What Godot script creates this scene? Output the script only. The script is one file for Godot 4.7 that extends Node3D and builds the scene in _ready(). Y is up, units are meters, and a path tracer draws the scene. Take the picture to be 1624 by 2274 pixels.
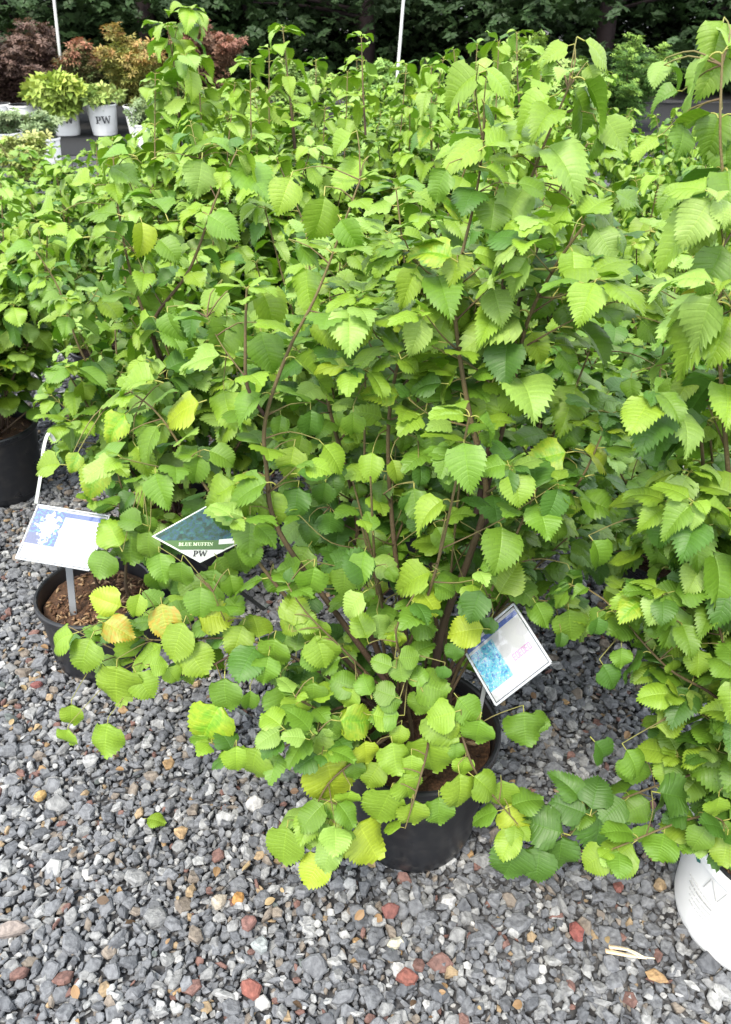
extends Node3D
# A row of potted viburnum shrubs on slate gravel in a nursery yard.

const F := 788.7
const PITCH := 33.0
const EYE := Vector3(0, 1.5, 0)
var rng := RandomNumberGenerator.new()
var names := {}
var cam_basis: Basis
var mats := {}
var leaf_mats := {}
var leaf_full: Array[ArrayMesh] = []
var leaf_low: Array[ArrayMesh] = []
var leaf_plain: ArrayMesh
var petiole_mat: StandardMaterial3D
var copy_leaf_mat: StandardMaterial3D
var bark_mat: StandardMaterial3D
var all_leaves := []
var shrubs := []

# ------------------------------------------------------------------ helpers
func lin(r: float, g: float, b: float, a := 1.0) -> Color:
	var c := Color(r, g, b).linear_to_srgb()
	c.a = a
	return c

func rnd(a: float, b: float) -> float:
	return rng.randf_range(a, b)

func numbered(called: String, parent: Node) -> String:
	var key := str(parent.get_instance_id()) + called
	if not names.has(key):
		names[key] = 0
		return called
	names[key] += 1
	return "%s_%03d" % [called, names[key]]

func put(o: Node3D, called: String, parent: Node = null) -> Node3D:
	var p: Node = parent if parent else self
	o.name = numbered(called, p)
	p.add_child(o, true)
	return o

func tag(o: Node, label: String, category: String, group := "") -> void:
	o.set_meta("label", label)
	o.set_meta("category", category)
	if group != "":
		o.set_meta("group", group)

func thing(called: String, label: String, category: String, at := Vector3.ZERO, group := "") -> Node3D:
	var o := Node3D.new()
	put(o, called)
	o.position = at
	tag(o, label, category, group)
	return o

func obj(called: String, mesh: Mesh, m: Material, parent: Node = null) -> MeshInstance3D:
	var o := MeshInstance3D.new()
	o.mesh = mesh
	if m:
		o.material_override = m
	put(o, called, parent)
	return o

func ray(x: float, y: float) -> Vector3:
	var px := x * 731.0 / 1624.0
	var py := y * 1024.0 / 2274.0
	return cam_basis * Vector3((px - 365.5) / F, (512.0 - py) / F, -1.0)

# a place at a distance (metres along the view axis) or on the level h
func at_depth(x: float, y: float, d: float) -> Vector3:
	return EYE + ray(x, y) * d

func on_level(x: float, y: float, h := 0.0) -> Vector3:
	var r := ray(x, y)
	return EYE + r * ((h - EYE.y) / r.y)

func mat(key: String, c: Color, rough := 0.6) -> StandardMaterial3D:
	if mats.has(key):
		return mats[key]
	var m := StandardMaterial3D.new()
	m.resource_name = key
	m.albedo_color = c
	m.roughness = rough
	mats[key] = m
	return m

func smooth_path(ctrl: Array, step := 0.014) -> PackedVector3Array:
	var out := PackedVector3Array()
	var n := ctrl.size()
	for i in n - 1:
		var p0: Vector3 = ctrl[maxi(i - 1, 0)]
		var p1: Vector3 = ctrl[i]
		var p2: Vector3 = ctrl[i + 1]
		var p3: Vector3 = ctrl[mini(i + 2, n - 1)]
		var k := maxi(2, int(p1.distance_to(p2) / step))
		for j in k:
			out.append(p1.cubic_interpolate(p2, p0, p3, float(j) / k))
	out.append(ctrl[n - 1])
	return out

func tube(st: SurfaceTool, pts: PackedVector3Array, r0: float, r1: float, c0: Color, c1: Color, sides := 6) -> void:
	var n := pts.size()
	if n < 2:
		return
	var side := Vector3.RIGHT
	var rings := []
	for i in n:
		var t := (pts[mini(i + 1, n - 1)] - pts[maxi(i - 1, 0)]).normalized()
		side = (side - t * side.dot(t))
		if side.length() < 0.05:
			side = t.cross(Vector3.FORWARD)
		side = side.normalized()
		var up := t.cross(side)
		var r := lerpf(r0, r1, float(i) / (n - 1))
		var ring := PackedVector3Array()
		for k in sides:
			var a := TAU * k / sides
			ring.append(side * cos(a) + up * sin(a))
		rings.append([ring, r])
	for i in n - 1:
		var ca := c0.lerp(c1, float(i) / (n - 1))
		var cb := c0.lerp(c1, float(i + 1) / (n - 1))
		for k in sides:
			var k2 := (k + 1) % sides
			var q := [[i, k], [i + 1, k], [i + 1, k2], [i, k], [i + 1, k2], [i, k2]]
			for e in q:
				var d: Vector3 = rings[e[0]][0][e[1]]
				var rr: float = rings[e[0]][1]
				st.set_color(ca if e[0] == i else cb)
				st.set_normal(d)
				st.add_vertex(pts[e[0]] + d * rr)

func begin() -> SurfaceTool:
	var st := SurfaceTool.new()
	st.begin(Mesh.PRIMITIVE_TRIANGLES)
	return st

# a turned shape: profile of (radius, height) pairs
func lathe(prof: Array, sides := 48, flat := false) -> ArrayMesh:
	var st := begin()
	for i in prof.size() - 1:
		var a: Vector2 = prof[i]
		var b: Vector2 = prof[i + 1]
		if a.distance_to(b) < 1e-6:
			continue
		var nn := Vector2(b.y - a.y, a.x - b.x).normalized()
		for k in sides:
			var t0 := TAU * k / sides
			var t1 := TAU * (k + 1) / sides
			var q := [[a, t0, k], [b, t0, k], [b, t1, k + 1], [a, t0, k], [b, t1, k + 1], [a, t1, k + 1]]
			for e in [q[0], q[2], q[1], q[3], q[5], q[4]]:
				var p: Vector2 = e[0]
				st.set_normal(Vector3(nn.x * cos(e[1]), nn.y, nn.x * sin(e[1])))
				st.set_uv(Vector2(float(e[2]) / sides, p.y))
				st.add_vertex(Vector3(p.x * cos(e[1]), p.y, p.x * sin(e[1])))
	return st.commit()

# ------------------------------------------------------------------ leaves
func leaf_texture(kind: int) -> ImageTexture:
	var n := 192
	var im := Image.create(n, n, false, Image.FORMAT_RGB8)
	var noise := FastNoiseLite.new()
	noise.seed = 11 + kind
	noise.frequency = 0.05
	var fine := FastNoiseLite.new()
	fine.seed = 40 + kind
	fine.frequency = 0.16
	for y in n:
		for x in n:
			var u := float(x) / n
			var v := float(y) / n
			var a := absf(2.0 * u - 1.0)
			var mid := 1.0 - smoothstep(0.015, 0.05, a)
			var d := absf(fmod(v * 20.0, 2.0) - 1.0)
			var lat := (1.0 - smoothstep(0.08, 0.34, d)) * (1.0 - 0.55 * a)
			var vein := maxf(mid, lat * 0.75)
			var k := 0.84 + 0.05 * noise.get_noise_2d(x, y) + 0.05 * fine.get_noise_2d(x, y)
			var c := Color(k, k * 1.01, k * 0.95).lerp(Color(1, 1, 0.93), vein * 0.45)
			if kind == 1:
				var s := fine.get_noise_2d(x * 0.55 + 300, y * 0.55)
				if s > 0.58:
					c = c.lerp(Color(0.35, 0.2, 0.1), 0.85)
			if kind == 2:
				var e := smoothstep(0.0, 0.28, noise.get_noise_2d(x * 0.45, y * 0.45) + 0.25 * (a - 0.35))
				c = c.lerp(Color(1.0, 0.72, 0.55), e * 0.5)
			if kind == 3:
				var g := clampf(0.75 - a * 0.9 + 0.9 * noise.get_noise_2d(x * 0.5, y * 0.5), 0.0, 1.0)
				c = c.lerp(Color(c.r * 0.66, c.g * 0.9, c.b * 0.8), g * 0.75)
			im.set_pixel(x, y, c)
	im.generate_mipmaps()
	return ImageTexture.create_from_image(im)

func leaf_bump() -> ImageTexture:
	var n := 256
	var im := Image.create(n, n, false, Image.FORMAT_L8)
	var fine := FastNoiseLite.new()
	fine.seed = 77
	fine.frequency = 0.11
	for y in n:
		for x in n:
			var u := float(x) / n
			var v := float(y) / n
			var a := absf(2.0 * u - 1.0)
			var d := absf(fmod(v * 20.0, 2.0) - 1.0)
			var h := 0.45 + 0.4 * smoothstep(0.0, 0.5, d) - 0.3 * (1.0 - smoothstep(0.0, 0.06, a))
			var cross := absf(fmod(a * 11.0 + 0.7 * d, 1.0) - 0.5)
			h -= 0.1 * (1.0 - smoothstep(0.0, 0.14, cross))
			h += 0.08 * fine.get_noise_2d(x, y)
			im.set_pixel(x, y, Color(h, h, h))
	return ImageTexture.create_from_image(im)

func leaf_half_width(v: float, w: float, bp: float, tp: float) -> float:
	var peak := bp / (bp + tp)
	return w * pow(maxf(v, 0.0), bp) * pow(maxf(1.0 - v, 0.0), tp) / (pow(peak, bp) * pow(1.0 - peak, tp))

# One leaf: blade with toothed margin, sunken side veins and a stalk. Length 1 along the blade.
# th: angles (degrees) of the stalk, of the blade at its base and at its tip, above the horizontal.
func leaf_mesh(teeth: int, segs: int, w: float, bp: float, tp: float, th: Vector3, fold: float, tooth: float, stalk: float, cup: float, ripple: float) -> ArrayMesh:
	var verts := PackedVector3Array()
	var uvs := PackedVector2Array()
	var idx := PackedInt32Array()
	# the course of the midrib
	var base := Vector3.ZERO
	var stalk_pts := PackedVector3Array([base])
	for i in 4:
		var a := deg_to_rad(lerpf(th.x, th.y, (i + 0.5) / 4.0))
		base += Vector3(0, sin(a), cos(a)) * stalk / 4.0
		stalk_pts.append(base)
	var mid := PackedVector3Array([base])
	var ang := PackedFloat32Array([deg_to_rad(th.y)])
	for i in 30:
		var a := deg_to_rad(lerpf(th.y, th.z, (i + 0.5) / 30.0))
		mid.append(mid[i] + Vector3(0, sin(a), cos(a)) / 30.0)
		ang.append(deg_to_rad(lerpf(th.y, th.z, (i + 1.0) / 30.0)))
	var rows := 2 * teeth
	for side in [-1.0, 1.0]:
		var first := verts.size()
		for i in rows + 1:
			var tau := float(i) / rows
			var tip_row := i % 2 == 1
			var v0 := tau * 0.96 + (0.04 if i == rows else 0.0)
			var vm := tau + 0.13 * sin(PI * tau) * (1.0 - 0.5 * tau)
			if i == 0:
				vm = -0.015
			var hw := leaf_half_width(clampf(vm, 0.0, 1.0), w, bp, tp)
			if tip_row:
				hw += tooth * (0.35 + 0.65 * sin(PI * tau)) * 0.5
				vm += tooth * 0.8
			for j in segs + 1:
				var a := float(j) / segs
				a = pow(a, 0.85)
				var u := hw * a
				var v := lerpf(v0, vm, pow(a, 1.25))
				var q := clampf(v, 0.0, 1.0) * 30.0
				var k := mini(int(q), 29)
				var p := mid[k].lerp(mid[k + 1], q - k)
				var an := lerpf(ang[k], ang[k + 1], q - k)
				var t := Vector3(0, sin(an), cos(an))
				var nn := Vector3(0, cos(an), -sin(an))
				p += t * minf(v, 0.0) + t * maxf(v - 1.0, 0.0)
				var h := u * tan(deg_to_rad(fold)) - cup * u * u
				var quilt := 0.0042 * sin(PI * pow(a, 0.7)) * (1.0 if not tip_row else -1.0)
				h += quilt + ripple * sin(tau * 9.0 + side * 1.3 + w * 20.0) * a * a * 0.05
				verts.append(p + Vector3(side * u, 0, 0) + nn * h)
				uvs.append(Vector2(0.5 + 0.5 * side * a, tau))
		for i in rows:
			for j in segs:
				var a := first + i * (segs + 1) + j
				var b := a + segs + 1
				if side > 0:
					idx.append_array([a, a + 1, b, a + 1, b + 1, b])
				else:
					idx.append_array([a, b, a + 1, a + 1, b, b + 1])
	var normals := PackedVector3Array()
	normals.resize(verts.size())
	for i in range(0, idx.size(), 3):
		var fn := (verts[idx[i + 2]] - verts[idx[i]]).cross(verts[idx[i + 1]] - verts[idx[i]])
		for e in 3:
			normals[idx[i + e]] += fn
	var mean := Vector3.ZERO
	for i in normals.size():
		mean += normals[i]
	if mean.dot(Vector3(0, cos(deg_to_rad(th.y)), -sin(deg_to_rad(th.y)))) < 0:
		for i in range(0, idx.size(), 3):
			var s := idx[i + 1]
			idx[i + 1] = idx[i + 2]
			idx[i + 2] = s
		for i in normals.size():
			normals[i] = -normals[i]
	for i in normals.size():
		normals[i] = normals[i].normalized()
	var cols := PackedColorArray()
	cols.resize(verts.size())
	cols.fill(Color.WHITE)
	var arr := []
	arr.resize(Mesh.ARRAY_MAX)
	arr[Mesh.ARRAY_VERTEX] = verts
	arr[Mesh.ARRAY_NORMAL] = normals
	arr[Mesh.ARRAY_TEX_UV] = uvs
	arr[Mesh.ARRAY_COLOR] = cols
	arr[Mesh.ARRAY_INDEX] = idx
	var m := ArrayMesh.new()
	m.add_surface_from_arrays(Mesh.PRIMITIVE_TRIANGLES, arr)
	if stalk > 0.01:
		var st := begin()
		tube(st, stalk_pts, 0.017, 0.013, Color.WHITE, Color.WHITE, 4)
		st.commit(m)
		m.surface_set_material(1, petiole_mat)
	return m

const TONES := ["lime", "mid", "deep", "yellow", "blotch", "pale"]
func tone_color(tone: int) -> Color:
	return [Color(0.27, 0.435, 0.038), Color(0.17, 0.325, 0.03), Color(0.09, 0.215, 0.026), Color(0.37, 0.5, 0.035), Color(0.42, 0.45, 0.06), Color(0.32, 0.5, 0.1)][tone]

func setup_leaves() -> void:
	var tex := []
	for k in 4:
		tex.append(leaf_texture(k))
	var bump := leaf_bump()
	var make := func(c: Color, t: Texture2D) -> StandardMaterial3D:
		var m := StandardMaterial3D.new()
		m.albedo_color = c
		m.albedo_texture = t
		m.roughness = 0.48
		m.metallic_specular = 0.5
		m.cull_mode = BaseMaterial3D.CULL_DISABLED
		m.backlight_enabled = true
		m.backlight = Color(0.56, 0.66, 0.3)
		m.heightmap_enabled = true
		m.heightmap_texture = bump
		m.heightmap_scale = 0.06
		return m
	for tone in TONES.size():
		var list := []
		for k in 5:
			var c := tone_color(tone)
			var f := 0.88 + 0.06 * k
			c = Color(c.r * f * (1.0 + 0.07 * (k % 2)), c.g * f, c.b * f)
			var which := 0
			if tone == 3:
				which = 3 if k % 2 == 0 else 0
			elif tone == 4:
				which = 2
			elif k == 3:
				which = 1
			var m: StandardMaterial3D = make.call(c.linear_to_srgb(), tex[which])
			m.resource_name = "leaf_" + TONES[tone]
			list.append(m)
		leaf_mats[tone] = list
	copy_leaf_mat = make.call(Color.WHITE, tex[0])
	copy_leaf_mat.resource_name = "leaf_tinted"
	copy_leaf_mat.vertex_color_use_as_albedo = true
	petiole_mat = mat("leaf_stalk", lin(0.3, 0.3, 0.06), 0.5)
	# 0-5 round, of the low shoots; 6-11 pointed and spreading; 12-17 pointed and hanging
	var W := [0.49, 0.46, 0.51, 0.45, 0.48, 0.44, 0.42, 0.39, 0.44, 0.37, 0.42, 0.36, 0.39, 0.35, 0.41, 0.33, 0.37, 0.34]
	var BP := [0.46, 0.5, 0.42, 0.5, 0.45, 0.52, 0.48, 0.52, 0.45, 0.55, 0.47, 0.55, 0.48, 0.52, 0.45, 0.55, 0.5, 0.52]
	var TP := [0.68, 0.82, 0.62, 0.95, 0.72, 0.88, 1.1, 1.3, 1.0, 1.45, 1.15, 1.4, 1.2, 1.5, 1.1, 1.6, 1.3, 1.45]
	var TH := [Vector3(0, 0, -18), Vector3(8, 4, -34), Vector3(0, -3, -10), Vector3(6, 6, -48), Vector3(25, -5, -42), Vector3(30, -15, -52),
		Vector3(5, 5, -42), Vector3(10, 8, -62), Vector3(0, -5, -32), Vector3(15, 4, -74), Vector3(30, -8, -62), Vector3(35, -12, -78),
		Vector3(40, -35, -90), Vector3(45, -45, -100), Vector3(35, -50, -85), Vector3(45, -28, -108), Vector3(30, -40, -80), Vector3(40, -55, -102)]
	var FOLD := [10.0, 16.0, 7.0, 20.0, 12.0, 18.0, 18.0, 26.0, 14.0, 30.0, 20.0, 28.0, 22.0, 30.0, 18.0, 34.0, 26.0, 32.0]
	for i in 18:
		var stalk := 0.2 if i < 4 or (i > 5 and i < 10) else 0.24
		var cup := 0.45 + 0.2 * (i % 4)
		var ripple := 0.6 + 0.45 * (i % 3)
		leaf_full.append(leaf_mesh(12, 3, W[i] * 1.05, BP[i], TP[i], TH[i], FOLD[i], 0.085, stalk, cup, ripple))
		leaf_low.append(leaf_mesh(6, 2, W[i] * 1.05, BP[i], TP[i], TH[i], FOLD[i], 0.08, stalk, cup, ripple))
	leaf_plain = leaf_mesh(3, 1, 0.32, 0.6, 0.8, Vector3(10, 5, -30), 18.0, 0.0, 0.0, 0.2, 0.0)
	bark_mat = StandardMaterial3D.new()
	bark_mat.resource_name = "bark"
	bark_mat.vertex_color_use_as_albedo = true
	bark_mat.roughness = 0.8
	var nt := NoiseTexture2D.new()
	nt.width = 256
	nt.height = 256
	nt.seamless = true
	var fn := FastNoiseLite.new()
	fn.seed = 5
	fn.frequency = 0.04
	nt.noise = fn
	bark_mat.heightmap_enabled = true
	bark_mat.heightmap_texture = nt
	bark_mat.heightmap_scale = 0.12
	bark_mat.uv1_triplanar = true
	bark_mat.uv1_world_triplanar = true
	bark_mat.uv1_scale = Vector3(14, 14, 14)

func add_leaf(sh: Dictionary, t: Transform3D, v: int, tone: int, must := false) -> void:
	if not must and (hides_sign(t * Vector3(0, -0.1, 0.3)) or hides_sign(t * Vector3(0, -0.4, 0.8)) or hides_sign(t * Vector3(0.3, -0.2, 0.6)) or hides_sign(t * Vector3(-0.3, -0.2, 0.6))):
		return
	if not must and sh.id == 0:
		var hs := screen_of(t * Vector3(0, -0.2, 0.6))
		if hs.z < 1.42 and rng.randf() < 0.7 and Geometry2D.is_point_in_polygon(Vector2(hs.x, hs.y), hollow):
			return
	all_leaves.append({"t": t, "v": v, "tone": tone, "sh": sh.id, "must": must, "score": 0.0})

func new_shrub(called: String, label: String, at: Vector3, group := "potted leafy shrubs in rows") -> Dictionary:
	var o := thing(called, label, "shrub", at, group)
	var sh := {"node": o, "at": at, "id": shrubs.size(), "size": 1.0, "gap": 1.0, "pts": PackedVector3Array(), "hands": PackedVector3Array()}
	shrubs.append(sh)
	return sh

const BROWN := Color(0.042, 0.02, 0.014)
const TAN := Color(0.115, 0.068, 0.036)
const GREEN := Color(0.19, 0.19, 0.05)

func leaf_at(sh: Dictionary, p: Vector3, out_dir: Vector3, len_: float, hang: float, tone: int) -> void:
	# hang 0..1 picks spreading or hanging forms
	var z := Vector3(out_dir.x, clampf(out_dir.y, -0.25, 0.55) * 0.6, out_dir.z)
	if Vector2(z.x, z.z).length() < 0.15:
		z.x += rnd(-1, 1)
		z.z += rnd(-1, 1)
	z = z.normalized().rotated(Vector3.UP, rnd(-0.5, 0.5))
	var x := Vector3.UP.cross(z).normalized()
	var y := z.cross(x)
	var b := Basis(x, y, z).rotated(z, rnd(-0.35, 0.35)).rotated(x, rnd(-0.25, 0.25))
	var v := rng.randi() % 6
	if rng.randf() < smoothstep(0.4, 0.95, p.y):
		v = 12 + rng.randi() % 6 if rng.randf() < hang + 0.1 else 6 + rng.randi() % 6
		len_ *= 1.08
	b = b * Basis.from_scale(Vector3(rnd(0.84, 1.12), rnd(0.8, 1.3), 1.0) * len_)
	add_leaf(sh, Transform3D(b, p), v, tone)

func pick_tone(young: float) -> int:
	var r := rng.randf()
	if r < 0.012:
		return 3
	if r < 0.013:
		return 4
	r = rng.randf()
	if r < young:
		return 0 if rng.randf() < 0.7 else 5
	if r < young + (1.0 - young) * 0.62:
		return 1
	return 2

# a shoot with opposite pairs of leaves; level 0 is a main stem, which bears side twigs
func grow(sh: Dictionary, st: SurfaceTool, ctrl: Array, r0: float, r1: float, level: int, opt := {}) -> void:
	var pts := smooth_path(ctrl)
	var n := pts.size()
	var total := 0.0
	for i in n - 1:
		total += pts[i].distance_to(pts[i + 1])
	var tip_c := GREEN if level > 0 else TAN.lerp(GREEN, 0.35)
	tube(st, pts, r0, r1, BROWN if level == 0 else TAN.lerp(BROWN, 0.4), tip_c, 7 if level == 0 else 4)
	for i in range(0, n, 2):
		sh.pts.append(pts[i])
		if opt.get("open", false) and i < n * opt.get("open_to", 0.8):
			open_stems.append([screen_of(pts[i]), 9.0])
	var bare: float = opt.get("bare", 0.3)
	var twigs: float = opt.get("twigs", 0.62)
	var young0: float = opt.get("young", 0.25)
	var size: float = opt.get("size", 0.063) * sh.size
	var gap: float = (0.042 if level == 0 else 0.034) * sh.gap
	var walked := 0.0
	var next := bare * total + 0.01
	var turn := rnd(0, TAU)
	for i in range(1, n):
		walked += pts[i].distance_to(pts[i - 1])
		if walked < next:
			continue
		next += gap * rnd(0.8, 1.25)
		var f := walked / total
		var t := (pts[i] - pts[i - 1]).normalized()
		var a := t.cross(Vector3.UP)
		if a.length() < 0.1:
			a = t.cross(Vector3.RIGHT)
		a = a.normalized().rotated(t, turn)
		turn += PI / 2 + rnd(-0.3, 0.3)
		for s in [-1.0, 1.0]:
			var o: Vector3 = a * s
			var d := (o + t * 0.45).normalized()
			if level == 0 and f < 0.82 and rng.randf() < twigs * (1.0 - 0.45 * f):
				var ln: float = rnd(0.09, 0.24) * (1.0 - 0.35 * f) * opt.get("reach", 1.0)
				var p0 := pts[i]
				var d2 := (o + t * 0.5 + Vector3.UP * 0.15).normalized()
				var p1: Vector3 = p0 + d2 * ln * 0.5 + Vector3(rnd(-1, 1), rnd(-1, 1), rnd(-1, 1)) * 0.012
				var p2: Vector3 = p0 + d2 * ln + Vector3.UP * ln * rnd(-0.1, 0.3)
				if p2.y < 0.1 or hides_sign(p1) or hides_sign(p2):
					continue
				grow(sh, st, [p0, p1, p2], lerpf(r0, r1, f) * 0.45 + 0.0004, 0.0009, 1, {"bare": 0.15, "young": young0 * 0.8, "size": opt.get("size", 0.063) * 0.96, "hang": opt.get("hang", 0.3)})
			elif rng.randf() < 0.93:
				var sz := size * rnd(0.75, 1.18) * (1.0 if f < 0.75 else lerpf(1.0, 0.72, (f - 0.75) / 0.25))
				var hang: float = opt.get("hang", 0.3) + (0.25 if f > 0.6 and level == 0 else 0.0)
				leaf_at(sh, pts[i] + o * 0.002, d, sz, hang, pick_tone(clampf(young0 - 0.12 + 0.45 * maxf(0.0, f - 0.55) + 0.35 * smoothstep(0.7, 1.25, pts[i].y), 0, 0.92)))
	# the growing point
	var te := (pts[n - 1] - pts[maxi(n - 4, 0)]).normalized()
	var k0 := te.cross(Vector3(0.3, 1, 0.2)).normalized()
	for k in 4:
		var o := k0.rotated(te, k * PI / 2 + 0.3)
		leaf_at(sh, pts[n - 1], (o + te * (0.5 if k < 2 else 1.4)).normalized(), size * (0.8 if k < 2 else 0.45) * rnd(0.85, 1.15), 0.45 if level == 0 else 0.2, pick_tone(minf(young0 + 0.4, 0.9)))

func stem(sh: Dictionary, ctrl: Array, r0: float, r1: float, opt := {}) -> void:
	var st := begin()
	grow(sh, st, ctrl, r0, r1, 0, opt)
	var o := obj("stem", st.commit(), bark_mat, sh.node)
	o.position = -sh.at

func wild_stems(sh: Dictionary, count: int, height: float, radius: float, opt := {}) -> void:
	var at: Vector3 = sh.at
	var off := rnd(0, TAU)
	for i in count:
		var az := off + TAU * i / count + rnd(-0.35, 0.35)
		var d := Vector3(cos(az), 0, sin(az))
		var rr := radius * rnd(0.35, 1.0)
		var hh := height * rnd(0.78, 1.03) * (1.0 - 0.12 * rr / radius)
		var p0 := at + Vector3(0, 0.16 if sh.id == 1 else 0.2, 0) + d * rnd(0.015, 0.06)
		var side := Vector3(-d.z, 0, d.x) * rnd(-0.06, 0.06)
		var p1 := at + d * rr * 0.35 + Vector3(0, hh * 0.42, 0) + side
		var p2 := at + d * rr * 0.72 + Vector3(0, hh * 0.72, 0) - side * 0.5
		var p3 := at + d * rr + Vector3(rnd(-0.05, 0.05), hh, rnd(-0.05, 0.05))
		if hides_sign(p2) or hides_sign(p3) or hides_sign(p2.lerp(p3, 0.5)) or hides_sign(p1.lerp(p2, 0.5)):
			continue
		stem(sh, [p0, p1, p2, p3], rnd(0.0035, 0.0055), 0.0016, opt)
	var low: int = opt.get("low", 3)
	for i in low:
		var az := off + TAU * (i + 0.5) / low + rnd(-0.4, 0.4)
		var d := Vector3(cos(az), 0, sin(az))
		var p0 := at + Vector3(0, 0.24, 0) + d * 0.03
		var crosses := false
		for k in 6:
			crosses = crosses or hides_sign(p0 + d * radius * 0.2 * k + Vector3(0, 0.18, 0)) or hides_sign(p0 + d * radius * 0.2 * k + Vector3(0, 0.26, 0))
		if crosses:
			continue
		stem(sh, [p0, p0 + d * radius * 0.5 + Vector3(0, 0.16, 0), p0 + d * radius * rnd(0.8, 1.1) + Vector3(0, rnd(0.16, 0.3), 0)], 0.0035, 0.0012, {"bare": 0.35, "twigs": 0.25, "size": opt.get("size", 0.068) * 0.9, "young": 0.2, "hang": 0.25, "reach": 0.7})

# a leaf set by hand where the photograph shows one: blade centre, length and tip direction, seen from the front, with its distance
func hand_leaf(sh: Dictionary, x: float, y: float, l: float, deg: float, d: float, tone: int) -> void:
	var c := at_depth(x, y, d)
	var len_ := l * 0.45 * d / F * 1.06
	var a := deg_to_rad(deg)
	var right := cam_basis.x
	var up := cam_basis.y
	var z := (right * cos(a) - up * sin(a)).normalized()
	var high := smoothstep(0.75, 1.05, c.y)
	len_ *= lerpf(1.0, 0.8, high)
	z = (z + cam_basis.z * rnd(-0.3, 0.25)).normalized()
	var n := (cam_basis.z * lerpf(0.75, 0.4, high) + Vector3.UP * lerpf(0.4, 0.65, high) + Vector3(rnd(-1, 1) * lerpf(0.3, 0.7, high), rnd(-0.15, 0.3), rnd(-0.2, 0.2))).normalized()
	var xx := n.cross(z).normalized()
	var yy := z.cross(xx)
	var b := Basis(xx, yy, z) * Basis.from_scale(Vector3(rnd(0.88, 1.08), rnd(0.8, 1.5), 1.0) * len_)
	var v := rng.randi() % 5
	if rng.randf() < smoothstep(0.45, 0.85, c.y) or tone == 2 and rng.randf() < 0.5:
		v = 6 + rng.randi() % 4
	add_leaf(sh, Transform3D(b, c - z * len_ * 0.7), v, tone, true)
	sh.hands.append(c - z * len_ * 0.7)

# x, y in a zone; flat rows of x, y, length, tip direction, tone
func hand_zone(sh: Dictionary, ox: float, oy: float, d0: float, d1: float, rows: Array, k := 0.5, span := 1250.0) -> void:
	for i in range(0, rows.size(), 5):
		var y: float = oy + rows[i + 1] * k
		var d := lerpf(d0, d1, rows[i + 1] / span) + rnd(-0.02, 0.02)
		hand_leaf(sh, ox + rows[i] * k, y, rows[i + 2] * k, rows[i + 3], d, int(rows[i + 4]))

# each leaf set by hand gets its twig back to the nearest branch
func join_twigs(sh: Dictionary) -> void:
	if sh.hands.is_empty():
		return
	var st := begin()
	for p in sh.hands:
		var best := 1e9
		var q := Vector3.ZERO
		var dp := (p as Vector3).distance_to(EYE)
		for c in sh.pts:
			var d: float = p.distance_to(c) + 0.8 * maxf(0.0, dp - c.distance_to(EYE))
			if d < best and d > 0.004:
				best = d
				q = c
		if best > 0.3:
			continue
		var mid: Vector3 = p.lerp(q, 0.5) + Vector3(rnd(-0.08, 0.08), 0.12, rnd(-0.08, 0.08)) * p.distance_to(q)
		if hides_sign(mid) or hides_sign(p.lerp(q, 0.25)) or hides_sign(p.lerp(q, 0.75)):
			continue
		tube(st, smooth_path([q, mid, p]), 0.0013, 0.0008, TAN, GREEN, 4)
	var o := obj("twig", st.commit(), bark_mat, sh.node)
	o.position = -sh.at
	o.set_meta("kind", "stuff")

# signs and pots that the twigs hang clear of
# the open middle of the front shrub, where bare stems stand
var hollow := PackedVector2Array()
var clear_spots := []
var open_stems := []
func hides_sign(c: Vector3) -> bool:
	var s := screen_of(c)
	for e in clear_spots:
		if s.z < e[1] + 0.06 and Geometry2D.is_point_in_polygon(Vector2(s.x, s.y), e[0]):
			return true
	return false

func keep_clear(list: Array, d: float) -> void:
	var pg := PackedVector2Array()
	for e in list:
		pg.append(Vector2(e[0] * 0.4501, e[1] * 0.4503))
	clear_spots.append([pg, d])

func screen_of(p: Vector3) -> Vector3:
	var q := cam_basis.transposed() * (p - EYE)
	var d := -q.z
	if d < 0.05:
		return Vector3(-999, -999, 999)
	return Vector3(365.5 + F * q.x / d, 512.0 - F * q.y / d, d)

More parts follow.
